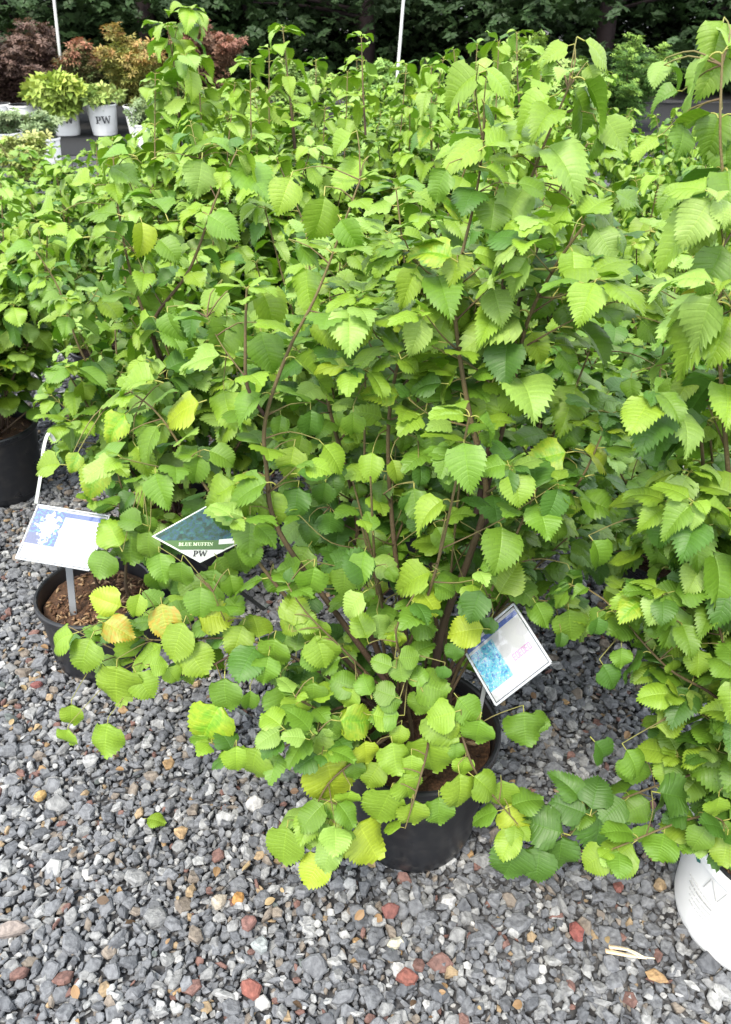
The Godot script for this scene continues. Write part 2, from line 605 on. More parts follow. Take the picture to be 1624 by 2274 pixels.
# the leaves that show largest become parts of their own; the rest of a shrub is one mass
func commit_leaves() -> void:
	var cw := 123
	var ch := 172
	var buf := PackedFloat32Array()
	buf.resize(cw * ch)
	buf.fill(1e9)
	var spots := []
	for l in all_leaves:
		var t: Transform3D = l.t
		var c := t * Vector3(0, 0, 0.65)
		var s := screen_of(c)
		var ln := t.basis.z.length()
		var facing := absf(t.basis.y.normalized().dot((EYE - c).normalized()))
		var r := ln * 0.42 * F / s.z * (0.45 + 0.55 * facing)
		spots.append([s, r])
		if s.x < -20 or s.x > 751 or s.y < -20 or s.y > 1044:
			continue
		for gy in range(maxi(0, int((s.y - r) / 6)), mini(ch - 1, int((s.y + r) / 6)) + 1):
			for gx in range(maxi(0, int((s.x - r) / 6)), mini(cw - 1, int((s.x + r) / 6)) + 1):
				buf[gy * cw + gx] = minf(buf[gy * cw + gx], s.z)
	var marks := {}
	for i in all_leaves.size():
		if all_leaves[i].must:
			var cell := Vector2i(int(spots[i][0].x / 40.0), int(spots[i][0].y / 40.0))
			if not marks.has(cell):
				marks[cell] = []
			marks[cell].append(spots[i])
	for e in open_stems:
		var cell := Vector2i(int(e[0].x / 40.0), int(e[0].y / 40.0))
		if not marks.has(cell):
			marks[cell] = []
		marks[cell].append(e)
	for i in all_leaves.size():
		var l: Dictionary = all_leaves[i]
		l["gone"] = false
		if l.must or spots[i][0].z > 1.75:
			continue
		var s: Vector3 = spots[i][0]
		var cell := Vector2i(int(s.x / 40.0), int(s.y / 40.0))
		for ox in [-1, 0, 1]:
			for oy in [-1, 0, 1]:
				for m in marks.get(cell + Vector2i(ox, oy), []):
					var ms: Vector3 = m[0]
					if ms.z > s.z - 0.015 and ms.z < s.z + 0.22 and Vector2(ms.x - s.x, ms.y - s.y).length() < m[1] * 0.5 + spots[i][1] * 0.45:
						l.gone = true
	var per := []
	for i in shrubs.size():
		per.append([])
	for i in all_leaves.size():
		var l: Dictionary = all_leaves[i]
		if l.gone:
			continue
		var s: Vector3 = spots[i][0]
		var r: float = spots[i][1]
		if s.x > -20 and s.x < 751 and s.y > -20 and s.y < 1044:
			for gy in range(maxi(0, int((s.y - r) / 6)), mini(ch - 1, int((s.y + r) / 6)) + 1):
				for gx in range(maxi(0, int((s.x - r) / 6)), mini(cw - 1, int((s.x + r) / 6)) + 1):
					if s.z < buf[gy * cw + gx] + 0.035:
						l.score += 1.0
			if l.must:
				l.score += 20.0
		per[l.sh].append(l)
	var singles := 0
	for k in shrubs.size():
		var sh: Dictionary = shrubs[k]
		var list: Array = per[k]
		list.sort_custom(func(a, b): return a.score > b.score)
		var rest := []
		for i in list.size():
			var l: Dictionary = list[i]
			var t: Transform3D = l.t
			t.origin -= sh.at
			if i < 300 and l.score >= 2.0:
				var o := MeshInstance3D.new()
				o.mesh = leaf_full[l.v]
				var choice: Array = leaf_mats[l.tone]
				o.set_surface_override_material(0, choice[rng.randi() % choice.size()])
				o.transform = t
				put(o, "leaf", sh.node)
				singles += 1
			else:
				rest.append(l)
		if rest.is_empty():
			continue
		var mm := MultiMesh.new()
		mm.transform_format = MultiMesh.TRANSFORM_3D
		mm.use_colors = true
		var cm: ArrayMesh = leaf_low[6 + (k * 5) % 12]
		cm.surface_set_material(0, copy_leaf_mat)
		mm.mesh = cm
		mm.instance_count = rest.size()
		for i in rest.size():
			var t: Transform3D = rest[i].t
			t.origin -= sh.at
			t.basis = t.basis * Basis.from_scale(Vector3(rnd(0.85, 1.2), 1, 1))
			mm.set_instance_transform(i, t)
			var c := tone_color(rest[i].tone) * rnd(0.88, 1.12)
			mm.set_instance_color(i, Color(c.r, c.g, c.b, 1))
		var mi := MultiMeshInstance3D.new()
		mi.multimesh = mm
		put(mi, "foliage", sh.node)
		mi.set_meta("kind", "stuff")
	#print("leaves ", all_leaves.size(), " singles ", singles)

# ------------------------------------------------------------------ pots
func soil_material() -> StandardMaterial3D:
	if mats.has("soil"):
		return mats["soil"]
	var m := mat("soil", Color.WHITE, 0.95)
	var nt := NoiseTexture2D.new()
	nt.width = 256
	nt.height = 256
	nt.seamless = true
	var fn := FastNoiseLite.new()
	fn.seed = 3
	fn.noise_type = FastNoiseLite.TYPE_CELLULAR
	fn.frequency = 0.06
	nt.noise = fn
	var ramp := Gradient.new()
	ramp.colors = PackedColorArray([lin(0.02, 0.011, 0.007), lin(0.09, 0.045, 0.022), lin(0.2, 0.1, 0.05)])
	ramp.offsets = PackedFloat32Array([0.0, 0.55, 1.0])
	nt.color_ramp = ramp
	m.albedo_texture = nt
	m.uv1_triplanar = true
	m.uv1_world_triplanar = true
	m.uv1_scale = Vector3(12, 12, 12)
	return m

func plastic(key: String, c: Color, rough: float) -> StandardMaterial3D:
	if mats.has(key):
		return mats[key]
	var m := mat(key, c, rough)
	var nt := NoiseTexture2D.new()
	nt.width = 256
	nt.height = 256
	nt.seamless = true
	var fn := FastNoiseLite.new()
	fn.seed = 21
	fn.frequency = 0.012
	fn.fractal_octaves = 5
	nt.noise = fn
	var ramp := Gradient.new()
	ramp.colors = PackedColorArray([Color(0.3, 0.3, 0.3), Color(0.8, 0.8, 0.8)])
	nt.color_ramp = ramp
	m.roughness_texture = nt
	if c.v < 0.3:
		var dust := NoiseTexture2D.new()
		dust.width = 256
		dust.height = 256
		dust.seamless = true
		var dn := FastNoiseLite.new()
		dn.seed = 33
		dn.frequency = 0.02
		dn.fractal_octaves = 6
		dust.noise = dn
		var dr := Gradient.new()
		dr.colors = PackedColorArray([lin(0.011, 0.012, 0.015), lin(0.014, 0.0145, 0.017), lin(0.05, 0.046, 0.04)])
		dr.offsets = PackedFloat32Array([0.0, 0.52, 1.0])
		dust.color_ramp = dr
		m.albedo_texture = dust
		m.albedo_color = Color.WHITE
	m.roughness = rough * 1.6
	m.uv1_triplanar = true
	m.uv1_scale = Vector3(4, 4, 4)
	return m

func chip_mesh() -> ArrayMesh:
	return rock_mesh(91, Vector3(1.0, 0.25, 0.4), 0.3, 0)

func pot(called: String, label: String, at: Vector3, r: float, h: float, white := false, chips := 60, group := "", taper := 0.8) -> Node3D:
	var o := thing(called, label, "plant pot", at, group)
	var rb := r * taper
	var m := plastic("white_plastic", lin(0.8, 0.8, 0.79), 0.5) if white else plastic("black_plastic", lin(0.012, 0.013, 0.017), 0.42)
	var lip := 0.022 if h > 0.2 else 0.012
	var wall := [Vector2(0.0, 0.004), Vector2(rb - 0.012, 0.004), Vector2(rb - 0.004, 0.008), Vector2(rb, 0.02), Vector2(lerpf(rb, r, 0.1), h * 0.13), Vector2(lerpf(rb, r, 0.1) + 0.002, h * 0.14), Vector2(r - 0.004, h - lip - 0.004), Vector2(r - 0.004, h - lip)]
	var body := obj("pot_wall", lathe(wall), m, o)
	var rim := [Vector2(r - 0.006, h - lip - 0.001), Vector2(r + 0.003, h - lip - 0.001), Vector2(r + 0.006, h - lip + 0.004), Vector2(r + 0.006, h - 0.004), Vector2(r + 0.003, h), Vector2(r - 0.002, h), Vector2(r - 0.005, h - 0.004), Vector2(r - 0.012, h - 0.06)]
	obj("pot_rim", lathe(rim), m if not white else plastic("white_plastic", lin(0.8, 0.8, 0.79), 0.5), o)
	if white:
		obj("inner_lining", lathe([Vector2(r - 0.003, h - 0.002), Vector2(r - 0.0085, h + 0.001), Vector2(r - 0.013, h - 0.003), Vector2(r - 0.018, h - 0.06)]), plastic("black_plastic", lin(0.012, 0.013, 0.017), 0.42), o)
	# soil, a little uneven
	var st := begin()
	var rings := 8
	var seg := 28
	var grid := []
	for i in rings + 1:
		var row := []
		for k in seg:
			var a := TAU * k / seg
			var rr := (r - 0.012) * i / rings
			row.append(Vector3(rr * cos(a), h - 0.04 + (rnd(-0.006, 0.006) if i > 0 else 0.0) + 0.015 * (1.0 - float(i) / rings), rr * sin(a)))
		grid.append(row)
	st.set_smooth_group(0)
	for i in rings:
		for k in seg:
			var k2 := (k + 1) % seg
			for p in [grid[i][k], grid[i + 1][k], grid[i + 1][k2], grid[i][k], grid[i + 1][k2], grid[i][k2]]:
				st.add_vertex(p)
	st.generate_normals()
	var so := obj("soil", st.commit(), soil_material(), o)
	if chips > 0:
		var mm := MultiMesh.new()
		mm.transform_format = MultiMesh.TRANSFORM_3D
		mm.use_colors = true
		mm.mesh = chip_mesh()
		mm.instance_count = chips
		for i in chips:
			var a := rnd(0, TAU)
			var rr := sqrt(rng.randf()) * (r - 0.025)
			var b := Basis.from_euler(Vector3(rnd(-0.5, 0.5), rnd(0, TAU), rnd(-0.5, 0.5))).scaled(Vector3.ONE * rnd(0.006, 0.014))
			mm.set_instance_transform(i, Transform3D(b, Vector3(rr * cos(a), h - 0.034 + 0.015 * (1.0 - rr / r), rr * sin(a))))
			mm.set_instance_color(i, [Color(0.16, 0.075, 0.035), Color(0.3, 0.17, 0.08), Color(0.07, 0.035, 0.02), Color(0.42, 0.28, 0.15)][rng.randi() % 4])
		var mi := MultiMeshInstance3D.new()
		mi.multimesh = mm
		mi.material_override = stone_material()
		put(mi, "bark_mulch", o)
		mi.set_meta("kind", "stuff")
	return o

# ------------------------------------------------------------------ gravel
func stone_material() -> StandardMaterial3D:
	if mats.has("stone"):
		return mats["stone"]
	var m := mat("stone", Color.WHITE, 0.82)
	m.vertex_color_use_as_albedo = true
	var nt := NoiseTexture2D.new()
	nt.width = 512
	nt.height = 512
	nt.seamless = true
	var fn := FastNoiseLite.new()
	fn.seed = 9
	fn.frequency = 0.015
	fn.fractal_octaves = 6
	nt.noise = fn
	var ramp := Gradient.new()
	ramp.colors = PackedColorArray([Color(0.72, 0.72, 0.73), Color(0.93, 0.93, 0.93), Color(1, 1, 1)])
	ramp.offsets = PackedFloat32Array([0.25, 0.6, 0.85])
	nt.color_ramp = ramp
	m.albedo_texture = nt
	m.uv1_triplanar = true
	m.uv1_world_triplanar = true
	m.uv1_scale = Vector3(9, 9, 9)
	m.heightmap_enabled = true
	var n2 := NoiseTexture2D.new()
	n2.width = 512
	n2.height = 512
	n2.seamless = true
	n2.noise = fn
	m.heightmap_texture = n2
	m.heightmap_scale = 0.25
	return m

# an angular broken stone: an uneven slab with flat faces and broken edges
func rock_mesh(seed_: int, size: Vector3, rough: float, detail: int) -> ArrayMesh:
	var r := RandomNumberGenerator.new()
	r.seed = seed_
	var n := 5 + detail % 3
	var off := r.randf_range(0, TAU)
	var rings := [[], [], [], []]
	var tilt := Vector2(r.randf_range(-0.4, 0.4), r.randf_range(-0.4, 0.4))
	var inset := r.randf_range(0.62, 0.85)
	for k in n:
		var a := off + TAU * (k + r.randf_range(-0.32, 0.32)) / n
		var q := Vector2(cos(a), sin(a)) * r.randf_range(1.0 - rough, 1.08)
		var e := inset * r.randf_range(0.85, 1.1)
		rings[0].append(Vector3(q.x * 0.75, -0.9, q.y * 0.75))
		rings[1].append(Vector3(q.x, r.randf_range(-0.35, 0.1), q.y))
		rings[2].append(Vector3(q.x * lerpf(1.0, e, 0.55), 0.62 + (q.x * tilt.x + q.y * tilt.y) * 0.8 + r.randf_range(-0.1, 0.1), q.y * lerpf(1.0, e, 0.55)))
		rings[3].append(Vector3(q.x * e * 0.8, 0.92 + (q.x * tilt.x + q.y * tilt.y) * 0.9, q.y * e * 0.8))
	var st := begin()
	st.set_smooth_group(-1)
	for m in 3:
		for k in n:
			var k2 := (k + 1) % n
			for p in [rings[m][k], rings[m + 1][k], rings[m + 1][k2], rings[m][k], rings[m + 1][k2], rings[m][k2]]:
				st.set_color(Color.WHITE)
				st.add_vertex((p as Vector3) * size)
	for k in range(1, n - 1):
		for p in [rings[3][0], rings[3][k], rings[3][k + 1]]:
			st.set_color(Color.WHITE)
			st.add_vertex((p as Vector3) * size)
	st.generate_normals()
	return st.commit()

func stone_color() -> Color:
	var r := rng.randf()
	var k := rnd(0.9, 1.12)
	if r < 0.5:
		return Color(0.185, 0.19, 0.2) * k
	if r < 0.68:
		return Color(0.27, 0.27, 0.265) * k
	if r < 0.79:
		return Color(0.12, 0.125, 0.135) * k
	if r < 0.88:
		return Color(0.4, 0.4, 0.39) * k
	if r < 0.9:
		return Color(0.48, 0.47, 0.45) * k
	if r < 0.945:
		return Color(0.24, 0.2, 0.16) * k
	if r < 0.96:
		return Color(0.36, 0.26, 0.15) * k
	if r < 0.985:
		return Color(0.2, 0.108, 0.088) * k
	if r < 0.992:
		return Color(0.36, 0.23, 0.11) * k
	return Color(0.14, 0.16, 0.15) * k

func build_gravel() -> void:
	var g := Node3D.new()
	put(g, "gravel")
	g.set_meta("kind", "stuff")
	g.set_meta("label", "grey slate gravel with scattered red, tan and white stones")
	var shapes := []
	var dims := [Vector3(1, 0.55, 0.75), Vector3(1, 0.42, 0.55), Vector3(1, 0.75, 0.85), Vector3(1, 0.33, 0.7), Vector3(1, 0.5, 0.4), Vector3(1, 0.62, 0.62), Vector3(1, 0.45, 0.85), Vector3(1, 0.7, 0.55), Vector3(1.25, 0.3, 0.36), Vector3(1.1, 0.24, 0.6)]
	for i in dims.size():
		shapes.append([rock_mesh(200 + i, dims[i], 0.3, i % 4), [], []])
	var lay := func(x0: float, x1: float, z0: float, z1: float, cell: float, s0: float, s1: float, y0: float, y1: float) -> void:
		var nx := int((x1 - x0) / cell)
		var nz := int((z1 - z0) / cell)
		for i in nx:
			for k in nz:
				var x := x0 + (i + rng.randf()) * cell
				var z := z0 + (k + rng.randf()) * cell
				# keep to what the view takes in, with a margin
				if absf(x) > 0.35 + 0.62 * (-z + 0.6):
					continue
				var s := lerpf(s0, s1, pow(rng.randf(), 2.2))
				var b := Basis.from_euler(Vector3(rnd(-0.28, 0.28), rnd(0, TAU), rnd(-0.28, 0.28)))
				b = b * Basis.from_scale(Vector3(s, s * rnd(0.6, 1.0), s * rnd(0.8, 1.25)))
				var sh: Array = shapes[rng.randi() % shapes.size()]
				sh[1].append(Transform3D(b, Vector3(x, rnd(y0, y1), z)))
				sh[2].append(stone_color())
	lay.call(-2.2, 2.2, -2.9, -0.3, 0.0125, 0.007, 0.013, -0.004, 0.006)
	lay.call(-2.2, 2.2, -2.9, -0.3, 0.0195, 0.009, 0.021, 0.003, 0.012)
	lay.call(-2.2, 2.2, -2.9, -0.3, 0.055, 0.014, 0.029, 0.008, 0.015)
	lay.call(-4.5, 4.5, -6.5, -2.9, 0.034, 0.013, 0.026, 0.0, 0.012)
	for sh in shapes:
		var mm := MultiMesh.new()
		mm.transform_format = MultiMesh.TRANSFORM_3D
		mm.use_colors = true
		mm.mesh = sh[0]
		mm.instance_count = sh[1].size()
		for i in sh[1].size():
			mm.set_instance_transform(i, sh[1][i])
			mm.set_instance_color(i, sh[2][i])
		var mi := MultiMeshInstance3D.new()
		mi.multimesh = mm
		mi.material_override = stone_material()
		put(mi, "stones", g)
		mi.set_meta("kind", "stuff")

func single_stone(x: float, y: float, px: float, label: String, c: Color, seed_: int, dim: Vector3, turn: float) -> void:
	var p := on_level(x, y, 0.02)
	var d := screen_of(p).z
	var s := px * 0.45 * d / F * 0.5
	var m := mat("stone_%d" % seed_, c.linear_to_srgb(), 0.85)
	m.albedo_texture = stone_material().albedo_texture
	m.uv1_triplanar = true
	m.uv1_world_triplanar = true
	m.uv1_scale = Vector3(9, 9, 9)
	m.heightmap_enabled = true
	m.heightmap_texture = stone_material().heightmap_texture
	m.heightmap_scale = 0.25
	var o := obj("stone", rock_mesh(seed_, dim, 0.3, 2), m)
	o.transform = Transform3D(Basis.from_euler(Vector3(rnd(-0.2, 0.2), turn, rnd(-0.2, 0.2))).scaled(Vector3.ONE * s), p)
	tag(o, label, "stone", "larger coloured stones on the gravel")

# ------------------------------------------------------------------ signs
func photo_print(kind: int) -> ImageTexture:
	var w := 300
	var h := 240
	var im := Image.create(w, h, false, Image.FORMAT_RGB8)
	im.fill(Color(0.97, 0.97, 0.98))
	var n := FastNoiseLite.new()
	n.seed = 30 + kind
	n.frequency = 0.035
	var cell := FastNoiseLite.new()
	cell.seed = 60 + kind
	cell.noise_type = FastNoiseLite.TYPE_CELLULAR
	cell.frequency = 0.06
	var px1 := 112 if kind == 0 else 120
	for y in h:
		for x in w:
			if kind == 0:
				if x < 128 and y > 6 and y < 172:
					var e := absf(x - 72) / 54.0 + absf(y - 82) / 82.0 + 0.9 * n.get_noise_2d(x, y)
					var c := Color(0.97, 0.98, 0.99)
					if e > 0.98:
						c = Color(0.06, 0.26, 0.66).lerp(Color(0.2, 0.72, 0.92), smoothstep(-0.1, 0.4, n.get_noise_2d(x * 1.6, y * 1.6 + 90)))
						if x < 60 and y > 118:
							c = Color(0.27, 0.33, 0.6)
					elif cell.get_noise_2d(x, y) > -0.18:
						c = Color(0.82, 0.93, 0.97)
					im.set_pixel(x, y, c)
				elif y > 8 and y < 30:
					im.set_pixel(x, y, Color(0.13, 0.36, 0.8))
			else:
				if x < 135 and y > 40 and y < 200:
					var q := n.get_noise_2d(x * 1.5, y * 1.5) + 0.6 * cell.get_noise_2d(x * 1.4, y * 1.4)
					var c := Color(0.3, 0.88, 1.0).lerp(Color(0.04, 0.5, 0.88), smoothstep(-0.35, 0.2, q))
					c = c.lerp(Color(0.85, 0.97, 1.0), smoothstep(0.1, 0.45, n.get_noise_2d(x * 1.8 + 70, y * 1.8)))
					if absf(x - 135) < 10.0 * rng.randf():
						c = c.lerp(Color(0.9, 0.98, 1), 0.6)
					im.set_pixel(x, y, c)
				elif y > 10 and y < 30:
					im.set_pixel(x, y, Color(0.12, 0.33, 0.78))
	# a faded row of price figures that cannot be read
	var gx := 150 if kind == 0 else 176
	var gy := 170 if kind == 0 else 138
	var ink := Color(0.95, 0.72, 0.93) if kind == 0 else Color(0.92, 0.42, 0.86)
	for k in 5 if kind == 0 else 6:
		var x0 := gx + k * (26 if kind == 0 else 17)
		var wide := 14
		im.fill_rect(Rect2i(x0, gy, 3, 26), ink)
		im.fill_rect(Rect2i(x0, gy, wide, 3), ink)
		im.fill_rect(Rect2i(x0, gy + 23, wide, 3), ink)
		if k % 2 == 0:
			im.fill_rect(Rect2i(x0 + 4, gy + 11, wide - 5, 3), ink)
		else:
			im.fill_rect(Rect2i(x0 + wide - 3, gy, 3, 26), ink)
	im.generate_mipmaps()
	return ImageTexture.create_from_image(im)

func slab(w: float, h: float, t: float, z := 0.0) -> ArrayMesh:
	# a thin board in the xy plane whose front carries the whole texture
	var st := begin()
	var a := Vector3(-w / 2, h / 2, z)
	var b := Vector3(w / 2, h / 2, z)
	var c := Vector3(w / 2, -h / 2, z)
	var d := Vector3(-w / 2, -h / 2, z)
	var back := Vector3(0, 0, -t)
	st.set_smooth_group(-1)
	for q in [[a, b, c, d, true], [b + back, a + back, d + back, c + back, false], [a + back, b + back, b, a, false], [d, c, c + back, d + back, false], [a + back, a, d, d + back, false], [b, b + back, c + back, c, false]]:
		var uv := [Vector2(0, 0), Vector2(1, 0), Vector2(1, 1), Vector2(0, 1)] if q[4] else [Vector2(0.99, 0.99), Vector2(0.99, 0.99), Vector2(0.99, 0.99), Vector2(0.99, 0.99)]
		for e in [0, 1, 2, 0, 2, 3]:
			st.set_uv(uv[e])
			st.add_vertex(q[e])
	st.generate_normals()
	return st.commit()

func frame_from(tl: Vector3, tr: Vector3, bl: Vector3) -> Array:
	var x := (tr - tl).normalized()
	var y := (tl - bl)
	y = (y - x * y.dot(x)).normalized()
	var z := x.cross(y)
	var w := tl.distance_to(tr)
	var h := (tl - bl).dot(y)
	return [Transform3D(Basis(x, y, z), tl + x * w / 2 - y * h / 2), w, h]

func clear_plastic() -> StandardMaterial3D:
	var m := mat("clear_sleeve", Color(0.95, 0.97, 1.0, 0.03), 0.06)
	m.transparency = BaseMaterial3D.TRANSPARENCY_ALPHA
	m.cull_mode = BaseMaterial3D.CULL_DISABLED
	return m

func sign_card(label: String, kind: int, tl: Vector3, tr: Vector3, bl: Vector3, stake: Array, width: float, depth_: float) -> void:
	var fr := frame_from(tl, tr, bl)
	var t: Transform3D = fr[0]
	var w: float = fr[1]
	var h: float = fr[2]
	var o := thing("price_sign", label, "sign")
	o.transform = t
	var m := mat("sign_print_%d" % kind, lin(0.42, 0.42, 0.42), 0.5)
	m.albedo_texture = photo_print(kind)
	obj("printed_card", slab(w - 0.008, h - 0.008, 0.0012), m, o)
	# a clear sleeve round the card
	obj("clear_sleeve", slab(w, h, 0.0006, 0.003), clear_plastic(), o)
	var st := begin()
	var e := 0.0022
	for seg in [[Vector3(-w / 2, h / 2, 0), Vector3(w / 2, h / 2, 0)], [Vector3(w / 2, h / 2, 0), Vector3(w / 2, -h / 2, 0)], [Vector3(w / 2, -h / 2, 0), Vector3(-w / 2, -h / 2, 0)], [Vector3(-w / 2, -h / 2, 0), Vector3(-w / 2, h / 2, 0)]]:
		tube(st, PackedVector3Array([seg[0], seg[1]]), e, e, Color.WHITE, Color.WHITE, 6)
	obj("sleeve_edge", st.commit(), mat("sleeve_edge", lin(0.5, 0.52, 0.54), 0.3), o)
	# the stake behind it
	var inv := t.affine_inverse()
	var a: Vector3 = stake[0]
	var b: Vector3 = stake[1]
	var sm := BoxMesh.new()
	sm.size = Vector3(width, a.distance_to(b), depth_)
	var so := obj("stake", sm, mat("grey_stake", lin(0.25, 0.26, 0.27), 0.5), o)
	var y := (a - b).normalized()
	var x := (cam_basis.x - y * cam_basis.x.dot(y)).normalized()
	so.transform = inv * Transform3D(Basis(x, y, x.cross(y)), (a + b) / 2)

func text_on(parent: Node3D, s: String, size: float, at: Vector3, c: Color, called: String, serif := true, turn := Basis.IDENTITY) -> void:
	var f := SystemFont.new()
	f.font_names = PackedStringArray(["Droid Serif" if serif else "Droid Sans"])
	f.font_weight = 700
	var tm := TextMesh.new()
	tm.text = s
	tm.font = f
	tm.font_size = 32
	tm.pixel_size = size / 32.0
	tm.depth = 0.0006
	tm.curve_step = 4.0
	var o := obj(called, tm, mat("ink_" + c.to_html(), c, 0.6), parent)
	o.transform = Transform3D(turn, at)

func diamond_tag() -> void:
	var d := 1.6
	var l := at_depth(337, 1191, d)
	var b := at_depth(450, 1257, d - 0.02)
	var r := at_depth(566, 1189, d)
	var t := at_depth(452, 1131, d + 0.05)
	var c := (l + r) / 2
	var x := (r - l).normalized()
	var y := (t - b)
	y = (y - x * y.dot(x)).normalized()
	var z := x.cross(y)
	var o := thing("plant_tag", "diamond shaped plant tag with green band on a dark stake", "plant tag")
	o.transform = Transform3D(Basis(x, y, z), c)
	var hw := l.distance_to(r) / 2
	var top := (t - c).dot(y)
	var bot := (b - c).dot(y)
	var poly := func(pts: Array, z1: float, thick: float) -> ArrayMesh:
		var st := begin()
		st.set_smooth_group(-1)
		for i in range(1, pts.size() - 1):
			for q in [pts[0], pts[i], pts[i + 1]]:
				st.set_uv(Vector2(q.x, q.y) * 8.0)
				st.add_vertex(Vector3(q.x, q.y, z1))
			for q in [pts[0], pts[i + 1], pts[i]]:
				st.add_vertex(Vector3(q.x, q.y, z1 - thick))
		for i in pts.size():
			var p: Vector2 = pts[i]
			var q: Vector2 = pts[(i + 1) % pts.size()]
			for e in [Vector3(p.x, p.y, z1), Vector3(p.x, p.y, z1 - thick), Vector3(q.x, q.y, z1), Vector3(q.x, q.y, z1), Vector3(p.x, p.y, z1 - thick), Vector3(q.x, q.y, z1 - thick)]:
				st.add_vertex(e)
		st.generate_normals()
		return st.commit()
	obj("card", poly.call([Vector2(-hw, 0), Vector2(0, top), Vector2(hw, 0), Vector2(0, bot)], 0.0, 0.0012), mat("tag_white", lin(0.62, 0.64, 0.58), 0.45), o)
	var k := 0.94
	var y1 := bot * 0.18
	var y2 := bot * 0.52
	var x1 := hw * k * (1.0 - 0.18 / k)
	var x2 := hw * k * (1.0 - 0.52 / k)
	var pm := mat("tag_photo", Color.WHITE, 0.4)
	var nt := NoiseTexture2D.new()
	nt.width = 256
	nt.height = 256
	nt.seamless = true
	var fn := FastNoiseLite.new()
	fn.seed = 14
	fn.frequency = 0.03
	fn.domain_warp_enabled = true
	fn.domain_warp_amplitude = 40.0
	nt.noise = fn
	var ramp := Gradient.new()
	ramp.colors = PackedColorArray([Color(0.04, 0.16, 0.11), Color(0.1, 0.3, 0.2), Color(0.12, 0.25, 0.36), Color(0.18, 0.42, 0.3)])
	ramp.offsets = PackedFloat32Array([0.2, 0.45, 0.62, 0.85])
	nt.color_ramp = ramp
	pm.albedo_texture = nt
	obj("printed_photo", poly.call([Vector2(-hw * k, 0), Vector2(0, top * k), Vector2(hw * k, 0), Vector2(x1, y1), Vector2(-x1, y1)], 0.0014, 0.001), pm, o)
	obj("green_band", poly.call([Vector2(-x1, y1), Vector2(x1, y1), Vector2(x2, y2), Vector2(-x2, y2)], 0.0014, 0.001), mat("tag_green", lin(0.05, 0.12, 0.02), 0.4), o)
	obj("white_label", poly.call([Vector2(x1 * 0.42, y1 * 0.9), Vector2(x1 * 0.86, y1 * 0.6), Vector2(x1 * 0.86, y1 * 1.7), Vector2(x1 * 0.42, y1 * 1.9)], 0.002, 0.001), mat("tag_white", lin(0.62, 0.64, 0.58), 0.45), o)
	text_on(o, "BLUE MUFFIN", 0.0098, Vector3(-hw * 0.12, (y1 + y2) / 2 + 0.001, 0.0018), Color(0.85, 0.9, 0.75), "lettering")
	text_on(o, "PW", 0.017, Vector3(-hw * 0.02, y2 + (bot - y2) * 0.33, 0.0012), Color(0.12, 0.12, 0.12), "lettering")
	var bm := BoxMesh.new()
	bm.size = Vector3(0.009, 0.2, 0.003)
	var so := obj("stake", bm, mat("dark_stake", lin(0.03, 0.03, 0.03), 0.5), o)
	var inv := o.transform.affine_inverse()
	var a0 := at_depth(450, 1252, d)
	var b0 := at_depth(515, 1300, d + 0.05)
	var yy := (a0 - b0).normalized()
	var xx := (cam_basis.x - yy * cam_basis.x.dot(yy)).normalized()
	so.transform = inv * Transform3D(Basis(xx, yy, xx.cross(yy)), a0 - yy * 0.09)

func strip(called: String, label: String, category: String, ctrl: Array, w: float, m: Material) -> void:
	var o := thing(called, label, category, ctrl[0])
	var pts := smooth_path(ctrl, 0.01)
	var st := begin()
	st.set_smooth_group(0)
	for i in pts.size() - 1:
		var t := (pts[i + 1] - pts[i]).normalized()
		var s := t.cross(cam_basis.z).normalized() * w / 2
		var n := s.cross(t).normalized() * 0.0006
		var a: Vector3 = pts[i] - ctrl[0]
		var b: Vector3 = pts[i + 1] - ctrl[0]
		for q in [a - s + n, b - s + n, b + s + n, a - s + n, b + s + n, a + s + n]:
			st.add_vertex(q)
		for q in [a - s - n, b + s - n, b - s - n, a - s - n, a + s - n, b + s - n]:
			st.add_vertex(q)
	st.generate_normals()
	obj("band", st.commit(), m, o)

# ------------------------------------------------------------------ background plants
var clump_cache := {}
func leaf_clump(slim: float) -> ArrayMesh:
	# six small folded leaves round a twig end
	if clump_cache.has(slim):
		return clump_cache[slim]
	var st := begin()
	st.set_smooth_group(-1)
	for k in 7:
		var az := k * 2.4
		var d := Vector3(cos(az), 0.25 + 0.12 * (k % 3), sin(az)).normalized()
		var s := Vector3(-sin(az), 0, cos(az)) * slim
		var n := s.cross(d).normalized()
		var a := d * 0.1
		var m := d * 0.55 - Vector3(0, 0.02, 0)
		var e := d * 1.0 - Vector3(0, 0.28, 0)
		for q in [a, m + s, m - n * 0.06, m - n * 0.06, m + s, e, a, m - n * 0.06, m - s, m - n * 0.06, e, m - s]:
			st.set_color(Color.WHITE)
			st.add_vertex(q)
	st.generate_normals()
	clump_cache[slim] = st.commit()
	return clump_cache[slim]

func foliage_material() -> StandardMaterial3D:
	if mats.has("far_foliage"):
		return mats["far_foliage"]
	var m := mat("far_foliage", Color.WHITE, 0.6)
	m.vertex_color_use_as_albedo = true
	m.cull_mode = BaseMaterial3D.CULL_DISABLED
	m.backlight_enabled = true
	m.backlight = Color(0.5, 0.5, 0.3)
	return m

